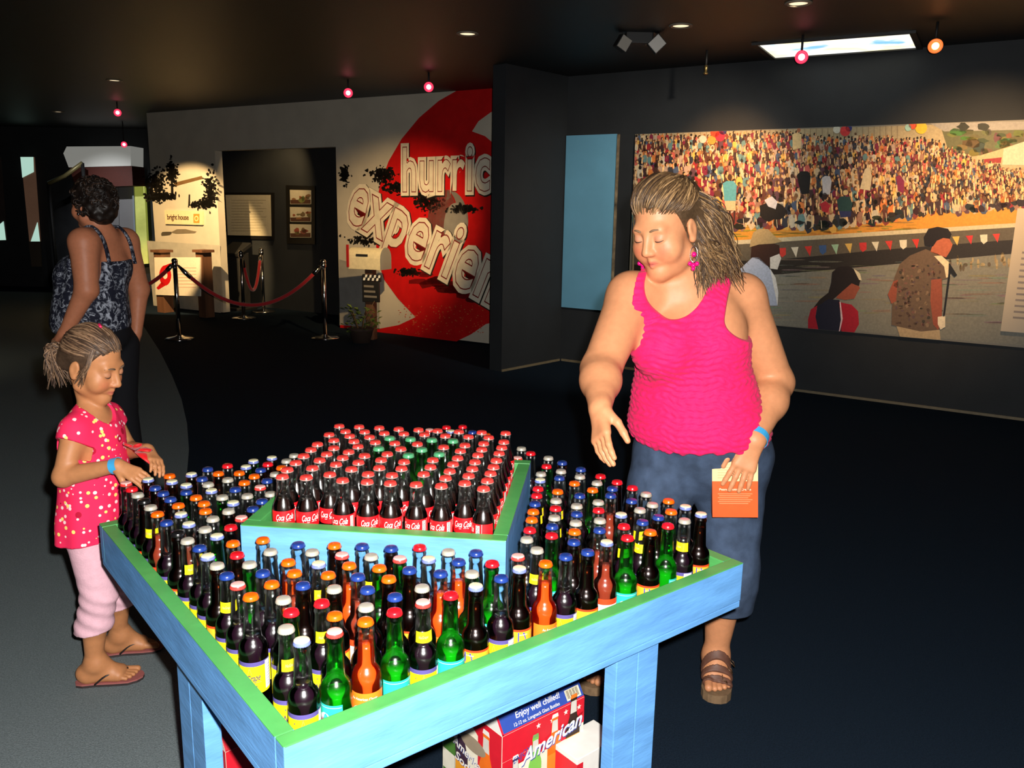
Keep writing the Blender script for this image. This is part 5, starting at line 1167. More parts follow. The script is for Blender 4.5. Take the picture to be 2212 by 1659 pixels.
# ------------------------------------------------------------------ woman in the pink ruffled top
def make_woman():
    root = person('person', (0.55, 2.52, 0), 'woman in hot pink ruffled sleeveless top and cropped jeans, reaching towards the bottles')
    hf = Frame((0.4276, 2.42, 1.5017), (-0.6237, -0.6971, -0.3535), (-0.277, -0.2258, 0.934), 1.04)
    tf = unit((-0.36, -0.93, 0)); tl = unit(np.cross((0, 0, 1), tf)); TR = np.stack([tl, tf, (0, 0, 1)], 1)   # torso frame: left, forward, up
    SL, SR = np.array([0.690, 2.525, 1.300]), np.array([0.345, 2.445, 1.305])
    EL, WL = np.array([0.826, 2.560, 1.035]), np.array([0.714, 2.362, 0.902])
    ER, WR = np.array([0.247, 2.285, 1.118]), np.array([0.229, 2.095, 1.052])
    HL, KL, AL = np.array([0.700, 2.56, 0.80]), np.array([0.705, 2.48, 0.46]), np.array([0.700, 2.555, 0.10])
    HR, KR_, AR = np.array([0.505, 2.53, 0.80]), np.array([0.415, 2.46, 0.46]), np.array([0.335, 2.585, 0.10])
    def torso(F_, g=0.0):
        F_.ell((0.520, 2.490, 1.215), (0.175 + g, 0.118 + g, 0.150 + g), TR, 0.05)
        F_.ell((0.440, 2.395, 1.165), (0.086 + g, 0.080 + g, 0.082 + g), TR, 0.06)
        F_.ell((0.590, 2.430, 1.160), (0.086 + g, 0.080 + g, 0.082 + g), TR, 0.06)
        F_.ell((0.556, 2.495, 1.02), (0.176 + g, 0.140 + g, 0.15 + g), TR, 0.06)
        F_.ell((0.575, 2.500, 0.92), (0.192 + g, 0.152 + g, 0.13 + g), TR, 0.06)
    def hips(F_, g=0.0):
        F_.ell((0.602, 2.545, 0.81), (0.205 + g, 0.150 + g, 0.135 + g), TR, 0.06)
        F_.ell((0.62, 2.60, 0.78), (0.18 + g, 0.12 + g, 0.12 + g), TR, 0.06)
    def legs(F_, g=0.0, end=0.0):
        F_.limb(HL, KL, 0.108 + g, 0.074 + g, 0.05); F_.limb(HR, KR_, 0.108 + g, 0.074 + g, 0.02)
        for k, a in ((KL, AL), (KR_, AR)):
            mid = k + (a - k) * 0.35 + np.array([0, 0.02, 0])
            F_.limb(k, mid, 0.072 + g, 0.062 + g, 0.03)
            F_.limb(mid, a, 0.060 + g, 0.036 + g, 0.03)
    Fb = Field()
    torso(Fb); hips(Fb); legs(Fb)
    nb = np.array([0.505, 2.490, 1.355])
    Fb.limb(nb, hf.w(0, -0.04, -0.06), 0.068, 0.056, 0.045)
    def shoulders(F_, g=0.0):
        for S_ in (SL, SR): F_.limb(nb + (0, 0, -0.03), S_ + (0, 0, 0.006), 0.056 + g, 0.058 + g, 0.05)
    shoulders(Fb)
    Fb.limb(SL, EL, 0.070, 0.055, 0.045); Fb.limb(EL, EL + (WL - EL) * 0.35, 0.054, 0.054, 0.02); Fb.limb(EL + (WL - EL) * 0.35, WL, 0.054, 0.030, 0.03)
    Fb.limb(SR, ER, 0.070, 0.055, 0.045); Fb.limb(ER, ER + (WR - ER) * 0.3, 0.054, 0.052, 0.02); Fb.limb(ER + (WR - ER) * 0.3, WR, 0.052, 0.029, 0.03)
    Fb.ell(hf.w(0, 0.016, -0.096), (0.050, 0.048, 0.028), hf.R, 0.035)
    head(Fb, hf, 0.55)
    # right hand hangs relaxed over the bottles, left hand grips the box from above
    hand(Fb, WR, (0.0, -0.66, -0.66), (-0.86, -0.30, 0.30), -1, (0.16, 0.22, 0.28, 0.34), 0.04, 0.98, (0.30, 0.50), 0.029)
    tipsL, _ = hand(Fb, WL, (-0.30, -0.07, -0.90), (-0.16, -0.97, 0.05), 1, (0.05, 0.03, 0.03, 0.05), 0.20, 0.98, (0.62, 0.0), 0.030)
    zt = 0.034
    foot(Fb, AL, (0.712, 2.640, zt), (0.684, 2.432, zt), 1.0, -1)
    foot(Fb, AR, (0.355, 2.660, zt), (0.268, 2.470, zt), 1.0, 1)
    lo, hi = Fb.bounds()
    V, Q = surface(Fb.ev, lo, hi, 0.0032)
    base = (194, 132, 92)
    C = paint_skin(V, base, hf, (186, 88, 78), (200, 104, 78))
    child('body', surf_mesh('body', V, Q, m_skin, C), root)
    face_bits(hf, root, (120, 92, 66))
    # nails on the toes
    # ---- top
    Ft = Field(); torso(Ft, 0.012)
    shoulders(Ft, 0.008)
    for S_, E_ in ((SL, EL), (SR, ER)): Ft.limb(S_, S_ + (E_ - S_) * 0.12, 0.078, 0.077, 0.045)
    Ft.ell((0.585, 2.510, 0.90), (0.212, 0.170, 0.085), TR, 0.05)
    rn = np.random.RandomState(3); ph = rn.uniform(0, 6.28, 8)
    necc = np.array([0.468, 2.40, 1.375])
    def top(P, c=None, r=None):
        d = Ft.ev(P, c, r)
        x = (P - np.array([0.56, 2.5, 0])) @ tl; a = np.arctan2((P - np.array([0.56, 2.5, 0])) @ tf, x)
        z = P[:, 2] + 0.006 * np.sin(a * 7 + ph[0]) + 0.004 * np.sin(a * 13 + ph[1])
        ruf = np.abs(np.sin(z * math.pi / 0.019)) * 0.0040 + 0.0012 * np.sin(a * 40 + 9 * np.sin(z * 60))
        d = d + 0.003 - ruf
        # neckline scoop, arm holes, hem
        q = P - necc; n1 = 0.086 - np.sqrt((q @ tl) ** 2 + (q[:, 2] * 0.70) ** 2)
        d = np.maximum(d, n1)
        for S_, sg in ((SL, 1), (SR, -1)):
            q = P - S_; lat = (q @ tl) * sg; lim = -0.024 + 0.22 * np.clip((-0.040 - q[:, 2]) / 0.12, 0, 1) ** 2.2
            d = np.maximum(d, (lat - lim) * 0.6)
        hem = 0.858 + 0.012 * np.sin(a * 2.0 + 0.6) + 0.005 * np.sin(a * 19) - 0.03 * ((P - np.array([0.58, 2.5, 0])) @ tl)
        return np.maximum(d, hem - P[:, 2])
    lo, hi = Ft.bounds(); V, Q = surface(top, lo, hi, 0.004)
    m_top = mat('hot_pink_ruffle_cloth', srgb(232, 28, 96), 0.75, spec=0.2, noise=0.10, nscale=40, bump=0.2, bscale=300, sheen=0.05)
    child('ruffled_top', surf_mesh('ruffled_top', V, Q, m_top), root)
    # ---- jeans
    Fj = Field(); Fj.ell((0.580, 2.502, 0.915), (0.196, 0.156, 0.12), TR, 0.05); hips(Fj, 0.010); legs(Fj, 0.012)
    Fj.limb(KL + (AL - KL) * 0.2, KL + (AL - KL) * 0.50, 0.092, 0.090, 0.04); Fj.limb(KR_ + (AR - KR_) * 0.2, KR_ + (AR - KR_) * 0.50, 0.092, 0.090, 0.04)
    def jeans(P, c=None, r=None):
        d = Fj.ev(P, c, r) - 0.0016 * np.sin(P[:, 2] * 46 + 3 * np.sin(P[:, 0] * 30)) * np.sin(P[:, 0] * 40 + P[:, 2] * 20)
        return np.maximum(np.maximum(d, 0.300 - P[:, 2] - 0.03 * (P[:, 0] - 0.65)), P[:, 2] - 0.905)
    lo, hi = Fj.bounds(); V, Q = surface(jeans, lo, hi, 0.0045)
    m_jean = mat('faded_blue_denim', srgb(58, 72, 94), 0.85, spec=0.2, noise=0.30, nscale=22, bump=0.25, bscale=500)
    jo = child('jeans', surf_mesh('jeans', V, Q, m_jean), root)
    # ---- wrist band, ring, earrings, key fob
    ax = unit(WL - EL); c0 = WL - ax * 0.012
    m_band = mat('light_blue_paper_band', srgb(60, 160, 214), 0.5, noise=0.1)
    def band(name, c, axd, r, w_, m, flat=0.8, nrm=(0, 1, 0)):
        N1 = unit(np.array(nrm) - axd * (np.array(nrm) @ axd)); B1 = np.cross(axd, N1); V, Fc = [], []
        n = 28
        for q, rr in ((-w_, r), (w_, r), (w_, r + 0.0016), (-w_, r + 0.0016)):
            for k in range(n): a = 2 * math.pi * k / n; V.append(c + axd * q + (B1 * math.cos(a) + N1 * math.sin(a) * flat) * rr)
        for j in range(4):
            for k in range(n): Fc.append((j * n + k, j * n + (k + 1) % n, ((j + 1) % 4) * n + (k + 1) % n, ((j + 1) % 4) * n + k))
        return mesh(name, V, Fc, [m], smooth=False)
    child('wrist_band', band('wrist_band', c0, ax, 0.0375, 0.0105, m_band, 0.95), root)
    for sx in (1, -1):
        e = hf.w(sx * 0.082, -0.004, -0.042)
        eo = child('earring', tube_mesh('earring', [e + (0, -0.004, 0.004), e + (0, -0.004, -0.008)], 0.0012, 6, [m_chrome]), root)
        cc = e + np.array([0, -0.004, -0.030]); pts = [cc + hf.Y * 0.0 + np.array([math.cos(a) * 0.012 * 0.8, -0.003 * math.cos(a), math.sin(a) * 0.022]) for a in [2 * math.pi * k / 20 for k in range(20)]]
        child('hoop', tube_mesh('hoop', pts, 0.0018, 6, [m_chrome], closed=True), root)
        m_gem = mat('magenta_gem', srgb(206, 16, 110), 0.15, coat=0.6)
        for gx, gz, gr in ((0, 0.0, 0.0075), (-0.010, -0.026, 0.0065), (0.0, -0.031, 0.0075), (0.010, -0.026, 0.0065), (0.0, -0.040, 0.006)):
            child('bead', lathe_at('bead', cc + np.array([gx, -0.003, gz]), gr, m_gem), root)
    fob = np.array([0.652, 2.372, 0.868])
    child('key_fob', tube_mesh('key_fob', [fob + (0, 0.02, 0.03), fob + (0, 0.0, 0.018), fob], [0.004, 0.010, 0.012], 10, [mat('black_plastic', srgb(24, 24, 26), 0.3)]), root)
    child('key', tube_mesh('key', [fob, fob + (0.004, -0.002, -0.03), fob + (0.002, -0.002, -0.055)], [0.007, 0.0045, 0.003], 8, [m_chrome]), root)
    # ---- hair
    rn = random.Random(5); sk = Skull(hf); locks = []
    tones = [(66, 48, 32), (80, 58, 38), (98, 74, 48), (120, 92, 60), (148, 116, 78), (54, 38, 26), (88, 66, 42)]
    def tone(): c = srgb(*rn.choice(tones)); k = rn.uniform(0.8, 1.15); return tuple(q * k for q in c)
    Fh = Field(); Fh.ell(hf.w(0, -0.020, 0.047), np.array([0.080, 0.100, 0.088]) * 1.04, hf.R, 0.02); Fh.ell(hf.w(0.01, -0.085, 0.055), np.array([0.060, 0.050, 0.065]), hf.R, 0.04)
    Fh.ell(hf.w(0.030, -0.085, -0.03), np.array([0.060, 0.045, 0.09]), hf.R, 0.04); Fh.limb(hf.w(0.055, -0.075, -0.05), (0.565, 2.455, 1.36), 0.05, 0.030, 0.05)
    def cap(P, c=None, r=None):
        d = Fh.ev(P, c, r); L = hf.loc(P); face = (L[:, 1] * 0.86 - L[:, 2] * 0.50 - 0.012 - 0.003 * np.sin(L[:, 0] * 190) - 0.003 * np.sin(L[:, 0] * 83 + 1)); ear = np.where(np.abs(L[:, 0]) > 0.045, (L[:, 1] - 0.004) - 0.40 * (L[:, 2] + 0.005), -1)
        d = d + 0.0012 * np.sin(L[:, 0] * 260 + L[:, 2] * 90) - 0.001
        return np.maximum(d, np.maximum(face * 0.8, ear * 0.7))
    lo, hi = Fh.bounds(); V, Q = surface(cap, lo, hi, 0.004)
    child('hair_base', surf_mesh('hair_base', V, Q, m_hair, np.tile(np.array(srgb(74, 56, 38)), (len(V), 1))), root)
    knot = (0.28, -0.85, 0.70)
    for i in range(900):      # swept back from the forehead and temples
        a = rn.uniform(-1.55, 1.55); st = (math.sin(a) * 1.0, math.cos(a) * 0.86, 0.22 - 0.22 * abs(math.sin(a)) ** 2 + rn.uniform(0, 0.30) + (rn.uniform(0, 0.8) if rn.random() < 0.4 else 0))
        up_ = rn.uniform(0.006, 0.020); sw = rn.uniform(-0.05, 0.05)
        pts = sk.arc(st, (knot[0] + rn.uniform(-0.14, 0.14), knot[1], knot[2] + rn.uniform(-0.35, 0.12)), 16, lambda t: -0.003 + 0.006 * min(1, t * 8) + up_ * math.sin(math.pi * min(1, t * 1.1)) ** 0.8)
        pts = [p + hf.X * sw * 0.12 * math.sin(math.pi * j / 15) for j, p in enumerate(pts)]
        w_ = rn.uniform(0.0012, 0.0030); locks.append((pts, [w_ * (0.25 + 0.75 * math.sin(math.pi * (0.05 + 0.85 * j / 15))) for j in range(16)], tone()))
    def fall(st, mid, endw, amp, w_, n=30):
        out = []; ph_ = rn.uniform(0, 6.28); fr_ = rn.uniform(1.4, 2.3); base_ = curve_pts([st, mid, endw], n); ax_ = unit(np.array(endw) - np.array(st)); sidev = unit(np.cross(ax_, (0.3, -1, 0.1))); dv = np.cross(ax_, sidev)
        for j, p in enumerate(base_):
            t = j / (n - 1); am = amp * min(1, t * 1.8); out.append(p + sidev * am * math.sin(fr_ * 2 * math.pi * t + ph_) + dv * am * math.cos(fr_ * 2 * math.pi * t + ph_))
        locks.append((out, [w_ * (0.5 + 0.5 * min(1, j / 4)) * (1 - 0.8 * (j / (n - 1)) ** 3) for j in range(n)], tone()))
    for i in range(620):      # wavy fall behind the ear on to the shoulder
        b_ = rn.uniform(0, 1); st = sk.at(0.25 + 0.70 * b_, -0.85 + 0.25 * b_, rn.uniform(-0.3, 0.72), 0.004); s_ = rn.uniform(0, 1)
        mid = hf.w(0.070 + 0.035 * s_, -0.030 - 0.075 * rn.random(), -0.055 + rn.uniform(-0.02, 0.02))
        e = np.array([0.535 + 0.085 * s_ + rn.uniform(-0.02, 0.02), 2.395 + 0.05 * s_ + rn.uniform(-0.02, 0.03), 1.265 + 0.10 * s_ + rn.uniform(0, 0.12)])
        fall(st, mid, e, rn.uniform(0.004, 0.010), rn.uniform(0.0013, 0.0030))
    for i in range(380):      # outer waves over the back of the shoulder
        st = sk.at(0.1 + rn.uniform(0, 0.8), -0.9, rn.uniform(-0.1, 0.7), 0.006); mid = hf.w(0.085 + rn.uniform(0, 0.035), -0.095 + rn.uniform(-0.03, 0.03), -0.02 + rn.uniform(-0.03, 0.04)); e = np.array([0.615 + rn.uniform(-0.05, 0.06), 2.46 + rn.uniform(-0.04, 0.05), 1.375 + rn.uniform(-0.05, 0.06)])
        fall(st, mid, e, rn.uniform(0.006, 0.013), rn.uniform(0.0012, 0.0028))
    for i in range(110):      # the other side of the neck
        st = sk.at(-0.4 - rn.uniform(0, 0.5), -0.8, rn.uniform(-0.3, 0.5), 0.004); e = np.array([0.455 + rn.uniform(-0.05, 0.04), 2.58 + rn.uniform(-0.03, 0.04), 1.34 + rn.uniform(0, 0.10)])
        fall(st, (np.array(st) + e) / 2 + (0, 0.03, 0.01), e, rn.uniform(0.005, 0.009), rn.uniform(0.0022, 0.0045), 22)
    child('hair', tubes('hair', locks, m_hair, 5), root)['kind'] = 'stuff'
    # ---- sandals
    m_foot = mat('brown_cork_sole', srgb(112, 88, 62), 0.8, noise=0.2, nscale=60); m_strap = mat('brown_leather_strap', srgb(92, 58, 44), 0.6, noise=0.15, nscale=60)
    for nm, heel, toe, inw in (('sandal', (0.712, 2.640), (0.684, 2.432), -1), ('sandal', (0.355, 2.660), (0.268, 2.470), 1)):
        h = np.array([*heel, 0]); t_ = np.array([*toe, 0]); Y = unit(t_ - h); X = np.cross((0, 0, 1), Y) * inw; L = np.linalg.norm(t_ - h)
        outl = [(-0.02, 0.0), (0.0, 0.022), (0.10, 0.034), (0.35, 0.034), (0.6, 0.043), (0.8, 0.050), (0.93, 0.046), (1.01, 0.032), (1.045, 0.012)]
        outr = [(1.04, -0.010), (1.0, -0.028), (0.90, -0.043), (0.78, -0.049), (0.55, -0.045), (0.3, -0.034), (0.10, -0.032), (0.0, -0.022)]
        ring = [h + Y * a * L + X * b for a, b in outl + outr]; k = len(ring)
        V = [p + (0, 0, 0.001) for p in ring] + [p + (0, 0, 0.030) for p in ring]
        so_ = child(nm, mesh(nm, V, [tuple(range(k)), tuple(range(2 * k - 1, k - 1, -1))] + [(i, k + i, k + (i + 1) % k, (i + 1) % k) for i in range(k)], [m_foot]), root)
        ank = AL if inw == -1 else AR
        Ff = Field(); foot(Ff, ank, (*heel, zt), (*toe, zt), 1.0, inw); Ff.limb(ank, ank + (0, 0, 0.06), 0.037, 0.042, 0.03)
        for q in (0.83, 0.69, 0.55):
            def strap(P, c=None, r=None):
                d = Ff.ev(P, c, r) - 0.0055; y = (P - h) @ Y - q * L - 0.35 * (P[:, 2] - 0.06)
                return np.maximum(np.maximum(d, np.abs(y) - 0.0095), 0.022 - P[:, 2])
            c_ = h + Y * q * L; V, Q = surface(strap, c_ + (-0.075, -0.075, 0.0), c_ + (0.075, 0.075, 0.135), 0.003, 12)
            so2 = child('strap', surf_mesh('strap', V, Q, m_strap), root)
            o_ = unit(-X * 0.72 + np.array([0, 0, 0.70])); p_ = c_ + np.array([0, 0, 0.045])
            for _ in range(60):
                if Ff.ev(p_[None, :])[0] > 0.007: break
                p_ = p_ + o_ * 0.0015
            child('buckle', tube_mesh('buckle', [p_ + Y * sy * 0.013 + np.cross(Y, o_) * sx * 0.010 for sx, sy in ((-1, -1), (1, -1), (1, 1), (-1, 1))], 0.0016, 6, [mat('dull_bronze', srgb(110, 84, 60), 0.4, metal=0.6)], closed=True), root)
    # ---- the small box in her hand: a thing of its own
    bx = Frame((0.668, 2.362, 0.752), (-0.16, -0.98, 0.02), (-0.07, 0.02, 1), 1.0)
    # tilt as in the picture
    bw, bh, bt = 0.066, 0.090, 0.026
    t = empty('gift_box', tuple(bx.w(0, -bt, -bh))); tag(t, 'small cream and orange printed box held in her hand', 'box')
    def blk(name, z0, z1, m, g=0.0):
        V = [bx.w(x * (bw + g), y * (bt + g) - bt, z) for z in (z0, z1) for y in (-1, 1) for x in (-1, 1)]
        me = mesh(name, V, [(0, 2, 3, 1), (4, 5, 7, 6), (0, 1, 5, 4), (2, 6, 7, 3), (0, 4, 6, 2), (1, 3, 7, 5)], [m]); bmf = bmesh.new(); bmf.from_mesh(me); bmesh.ops.recalc_face_normals(bmf, faces=bmf.faces[:]); bmf.to_mesh(me); bmf.free(); return me
    child('carton', blk('carton', -bh, 0.022, mat('orange_card', srgb(214, 84, 26), 0.45, noise=0.08, nscale=30)), t)
    child('upper_panel', blk('upper_panel', 0.022, bh, mat('cream_card', srgb(222, 190, 140), 0.5, noise=0.06, nscale=30)), t)
    child('flap', mesh('flap', [bx.w(-bw, 0, bh), bx.w(-bw * 0.1, 0, bh + 0.006), bx.w(bw, 0, bh + 0.004), bx.w(bw, -bt * 1.2, bh + 0.012), bx.w(-bw, -bt * 1.2, bh + 0.010)], [(0, 1, 2, 3, 4)], [mat('white_flap', srgb(226, 222, 216), 0.5)]), t)
    fc = Face(bx.w(0, 0, 0), bx.X, bx.Z)
    pr = FP(fc, 0.0008)
    if (np.cross(fc.U, fc.W) @ bx.Y) < 0: fc.N = -fc.N
    pr.add(line('Peanut Butter Creme', 0, -0.006, 0.0065, 0.092, 0.02), (240, 214, 180), 0)
    for k in range(6): pr.add(poly((-0.05 + 0.004 * (k % 2), -0.016 - k * 0.006), (0.05 - 0.006 * (k % 3), -0.016 - k * 0.006), (0.05 - 0.006 * (k % 3), -0.0172 - k * 0.006), (-0.05 + 0.004 * (k % 2), -0.0172 - k * 0.006)), (236, 170, 120), 0)
    for k in range(6): pr.add(poly((-0.05, 0.032 + k * 0.008), (0.05, 0.032 + k * 0.008), (0.05, 0.0335 + k * 0.008), (-0.05, 0.0335 + k * 0.008)), (196, 160, 110), 0)
    o = pr.build('box_print', m_card, t); o.matrix_parent_inverse = Matrix.Translation(-t.location)
    # ring
    ringc = tipsL[2] + (WL - tipsL[2]) * 0.42
    return root
def lathe_at(name, c, r, m, n=10):
    V, Fc = [], []
    for j in range(1, n):
        for k in range(n): a = 2 * math.pi * k / n; b = math.pi * j / n; V.append((c[0] + r * math.sin(b) * math.cos(a), c[1] + r * math.sin(b) * math.sin(a), c[2] + r * math.cos(b)))
    for j in range(n - 2):
        for k in range(n): Fc.append((j * n + k, j * n + (k + 1) % n, (j + 1) * n + (k + 1) % n, (j + 1) * n + k))
    Fc.append(tuple(range(n))); Fc.append(tuple((n - 2) * n + k for k in range(n - 1, -1, -1)))
    return mesh(name, V, Fc, [m], smooth=True)

# ------------------------------------------------------------------ little girl
def make_girl():
    root = person('person', (-1.32, 2.55, 0), 'little girl in a pink dotted tunic and pale pink cropped trousers beside the table')
    hf = Frame((-1.2786, 2.50, 1.0627), (0.9119, -0.1883, -0.3648), (0.3506, -0.1049, 0.9306), 0.89)
    tf = unit((1, -0.12, 0)); tl = unit(np.cross((0, 0, 1), tf)); TR = np.stack([tl, tf, (0, 0, 1)], 1)
    nb = np.array([-1.298, 2.500, 0.935])
    SR, SL = np.array([-1.308, 2.415, 0.880]), np.array([-1.292, 2.588, 0.880])
    ER, WR = np.array([-1.332, 2.372, 0.748]), np.array([-1.160, 2.352, 0.792])
    EL, WL = np.array([-1.245, 2.600, 0.765]), np.array([-1.128, 2.486, 0.800])
    HR, KR_, AR = np.array([-1.320, 2.452, 0.56]), np.array([-1.300, 2.450, 0.33]), np.array([-1.345, 2.466, 0.080])
    HL, KL, AL = np.array([-1.320, 2.552, 0.56]), np.array([-1.300, 2.600, 0.33]), np.array([-1.352, 2.654, 0.080])
    def torso(F_, g=0.0):
        F_.ell((-1.305, 2.50, 0.83), (0.098 + g, 0.072 + g, 0.098 + g), TR, 0.03); F_.ell((-1.302, 2.50, 0.70), (0.094 + g, 0.080 + g, 0.11 + g), TR, 0.04); F_.ell((-1.315, 2.50, 0.58), (0.104 + g, 0.084 + g, 0.085 + g), TR, 0.04)
    def shoulders(F_, g=0.0):
        for S_ in (SR, SL): F_.limb(nb + (0, 0, -0.022), S_, 0.034 + g, 0.036 + g, 0.03)
    Fb = Field(); torso(Fb); shoulders(Fb)
    Fb.limb(nb + (0, 0, -0.02), hf.w(0, -0.050, -0.040), 0.032, 0.029, 0.018)
    Fb.limb(SR, ER, 0.036, 0.030, 0.02); Fb.limb(ER, WR, 0.031, 0.0195, 0.014); Fb.limb(SL, EL, 0.036, 0.030, 0.02); Fb.limb(EL, WL, 0.030, 0.0195, 0.014)
    for H_, K_, A_ in ((HR, KR_, AR), (HL, KL, AL)):
        Fb.limb(H_, K_, 0.062, 0.044, 0.03); mid = K_ + (A_ - K_) * 0.4 - tf * 0.008; Fb.limb(K_, mid, 0.043, 0.040, 0.02); Fb.limb(mid, A_, 0.039, 0.025, 0.02)
    head(Fb, hf, 0.0)
    hand(Fb, WR, (0.90, -0.10, -0.42), (0.35, -0.55, 0.75), 1, (0.30, 0.26, 0.26, 0.30), 0.06, 0.70, (0.4, 0.4), 0.0275)
    hand(Fb, WL, (0.62, -0.62, -0.35), (0.3, 0.2, 0.9), -1, (0.35, 0.35, 0.35, 0.4), 0.05, 0.68, (0.4, 0.4), 0.0275)
    foot(Fb, AR, (-1.398, 2.462, 0.018), (-1.222, 2.506, 0.018), 0.78, 1); foot(Fb, AL, (-1.404, 2.650, 0.018), (-1.236, 2.702, 0.018), 0.78, -1)
    lo, hi = Fb.bounds(); V, Q = surface(Fb.ev, lo, hi, 0.0030)
    child('body', surf_mesh('body', V, Q, m_skin, paint_skin(V, (180, 122, 80), hf, (184, 98, 82), (198, 112, 80))), root)
    face_bits(hf, root, (96, 74, 56))
    # tunic
    Ft = Field(); torso(Ft, 0.008); shoulders(Ft, 0.006)
    for S_, E_ in ((SR, ER), (SL, EL)): Ft.limb(S_, S_ + (E_ - S_) * 0.30, 0.043, 0.046, 0.02)
    Ft.limb((-1.302, 2.50, 0.80), (-1.316, 2.50, 0.50), 0.104, 0.140, 0.04, tf, 0.76)
    def tunic(P, c=None, r=None):
        q0 = P - np.array([-1.31, 2.5, 0]); a = np.arctan2(q0 @ tf, q0 @ tl)
        d = Ft.ev(P, c, r) - 0.004 * np.sin(a * 9) * np.clip((0.78 - P[:, 2]) / 0.25, 0, 1)
        q = P - (nb + tf * 0.05 + np.array([0, 0, 0.025])); d = np.maximum(d, 0.058 - np.sqrt(((q @ tl) * 0.95) ** 2 + ((q @ tf) * 0.65) ** 2 + (q[:, 2] * 0.75) ** 2))
        for S_, E_ in ((SR, ER), (SL, EL)):
            ax = unit(E_ - S_); q = P - S_; rr = np.linalg.norm(q - np.outer(q @ ax, ax), axis=1); sg = 1 if S_ is SL else -1
            out = (q @ tl) * sg                                         # outside of the shoulder
            d = np.maximum(d, np.minimum(np.minimum((q @ ax) - 0.034 - 0.25 * (0.03 - out), out + 0.016), np.minimum(0.062 - rr, 0.085 - (q @ ax))))
        return np.maximum(d, 0.520 + 0.004 * np.sin(a * 3) - P[:, 2])
    lo, hi = Ft.bounds(); V, Q = surface(tunic, lo, hi, 0.0035)
    m = bpy.data.materials.new('pink_flower_print_cotton'); m.use_nodes = True; nt = m.node_tree; b = nt.nodes['Principled BSDF']; b.inputs['Roughness'].default_value = 0.8; b.inputs['Specular IOR Level'].default_value = 0.2
    tc = nt.nodes.new('ShaderNodeTexCoord'); base = (*srgb(238, 42, 88), 1); last = None
    for sc_, th, col, seed in ((46.0, 0.26, srgb(250, 214, 214), 0.0), (34.0, 0.20, srgb(248, 222, 120), 3.7), (17.0, 0.20, srgb(176, 14, 50), 9.1), (17.0, 0.075, srgb(250, 220, 226), 9.1)):
        mp = nt.nodes.new('ShaderNodeMapping'); mp.inputs['Location'].default_value = (seed, seed * 0.7, seed * 1.3); vo = nt.nodes.new('ShaderNodeTexVoronoi'); vo.inputs['Scale'].default_value = sc_; vo.inputs['Randomness'].default_value = 0.8
        nt.links.new(tc.outputs['Object'], mp.inputs[0]); nt.links.new(mp.outputs[0], vo.inputs['Vector'])
        lt = nt.nodes.new('ShaderNodeMath'); lt.operation = 'LESS_THAN'; lt.inputs[1].default_value = th; nt.links.new(vo.outputs['Distance'], lt.inputs[0])
        mx = nt.nodes.new('ShaderNodeMix'); mx.data_type = 'RGBA'; nt.links.new(lt.outputs[0], mx.inputs[0]); mx.inputs[7].default_value = (*col, 1)
        if last is None: mx.inputs[6].default_value = base
        else: nt.links.new(last.outputs[2], mx.inputs[6])
        last = mx
    nt.links.new(last.outputs[2], b.inputs['Base Color'])
    child('tunic', surf_mesh('tunic', V, Q, m), root)
    # trousers
    Fj = Field(); Fj.ell((-1.315, 2.50, 0.56), (0.110, 0.090, 0.09), TR, 0.03)
    for H_, K_, A_ in ((HR, KR_, AR), (HL, KL, AL)):
        e = K_ + (A_ - K_) * 0.52 + np.array([-0.010, 0, 0]); Fj.limb(H_, K_, 0.068, 0.052, 0.03); Fj.limb(K_, e, 0.052, 0.060, 0.02, tl, 0.9)
    def tr(P, c=None, r=None):
        d = Fj.ev(P, c, r) - 0.0022 * np.sin(P[:, 2] * 120 + P[:, 0] * 60) * np.clip((0.42 - P[:, 2]) / 0.1, 0, 1); return np.maximum(d, 0.205 + 0.12 * (P[:, 0] + 1.32) - P[:, 2])
    lo, hi = Fj.bounds(); V, Q = surface(tr, lo, hi, 0.004)
    child('trousers', surf_mesh('trousers', V, Q, mat('pale_pink_cotton', srgb(222, 176, 188), 0.85, spec=0.2, noise=0.06, nscale=60, bump=0.15, bscale=200)), root)
    # paper wrist band
    ax = unit(WR - ER); c0 = WR - ax * 0.004; N1 = unit(np.array((0, 0, 1.0)) - ax * ax[2]); B1 = np.cross(ax, N1); V, Fc = [], []; n = 24
    for q, rr in ((-0.011, 0.0225), (0.011, 0.0225), (0.011, 0.0240), (-0.011, 0.0240)):
        for k in range(n): a = 2 * math.pi * k / n; V.append(c0 + ax * q + (B1 * math.cos(a) + N1 * math.sin(a)) * rr)
    for j in range(4):
        for k in range(n): Fc.append((j * n + k, j * n + (k + 1) % n, ((j + 1) % 4) * n + (k + 1) % n, ((j + 1) % 4) * n + k))
    child('wrist_band', mesh('wrist_band', V, Fc, [mat('light_blue_paper_band', srgb(60, 160, 214), 0.5)]), root)
    # red bow at the front of the tunic
    m_bow = mat('red_ribbon', srgb(206, 16, 22), 0.5, sheen=0.2); c = np.array([-1.150, 2.455, 0.805])
    for d, l in (((0.4, -0.5, 0.5), 0.05), ((0.7, -0.2, 0.1), 0.055), ((-0.3, -0.4, 0.45), 0.045), ((0.75, -0.35, -0.35), 0.07)):
        d = unit(d); child('ribbon', tube_mesh('ribbon', [c, c + d * l * 0.5 + (0, 0, 0.006), c + d * l], [0.006, 0.016, 0.010], 10, [m_bow], flat=0.35), root)
    # hair
    rn = random.Random(9); sk = Skull(hf); locks = []
    tones = [(74, 54, 40), (92, 70, 52), (110, 84, 62), (60, 44, 34), (128, 100, 76)]
    def tone(): c = srgb(*rn.choice(tones)); k = rn.uniform(0.85, 1.15); return tuple(q * k for q in c)
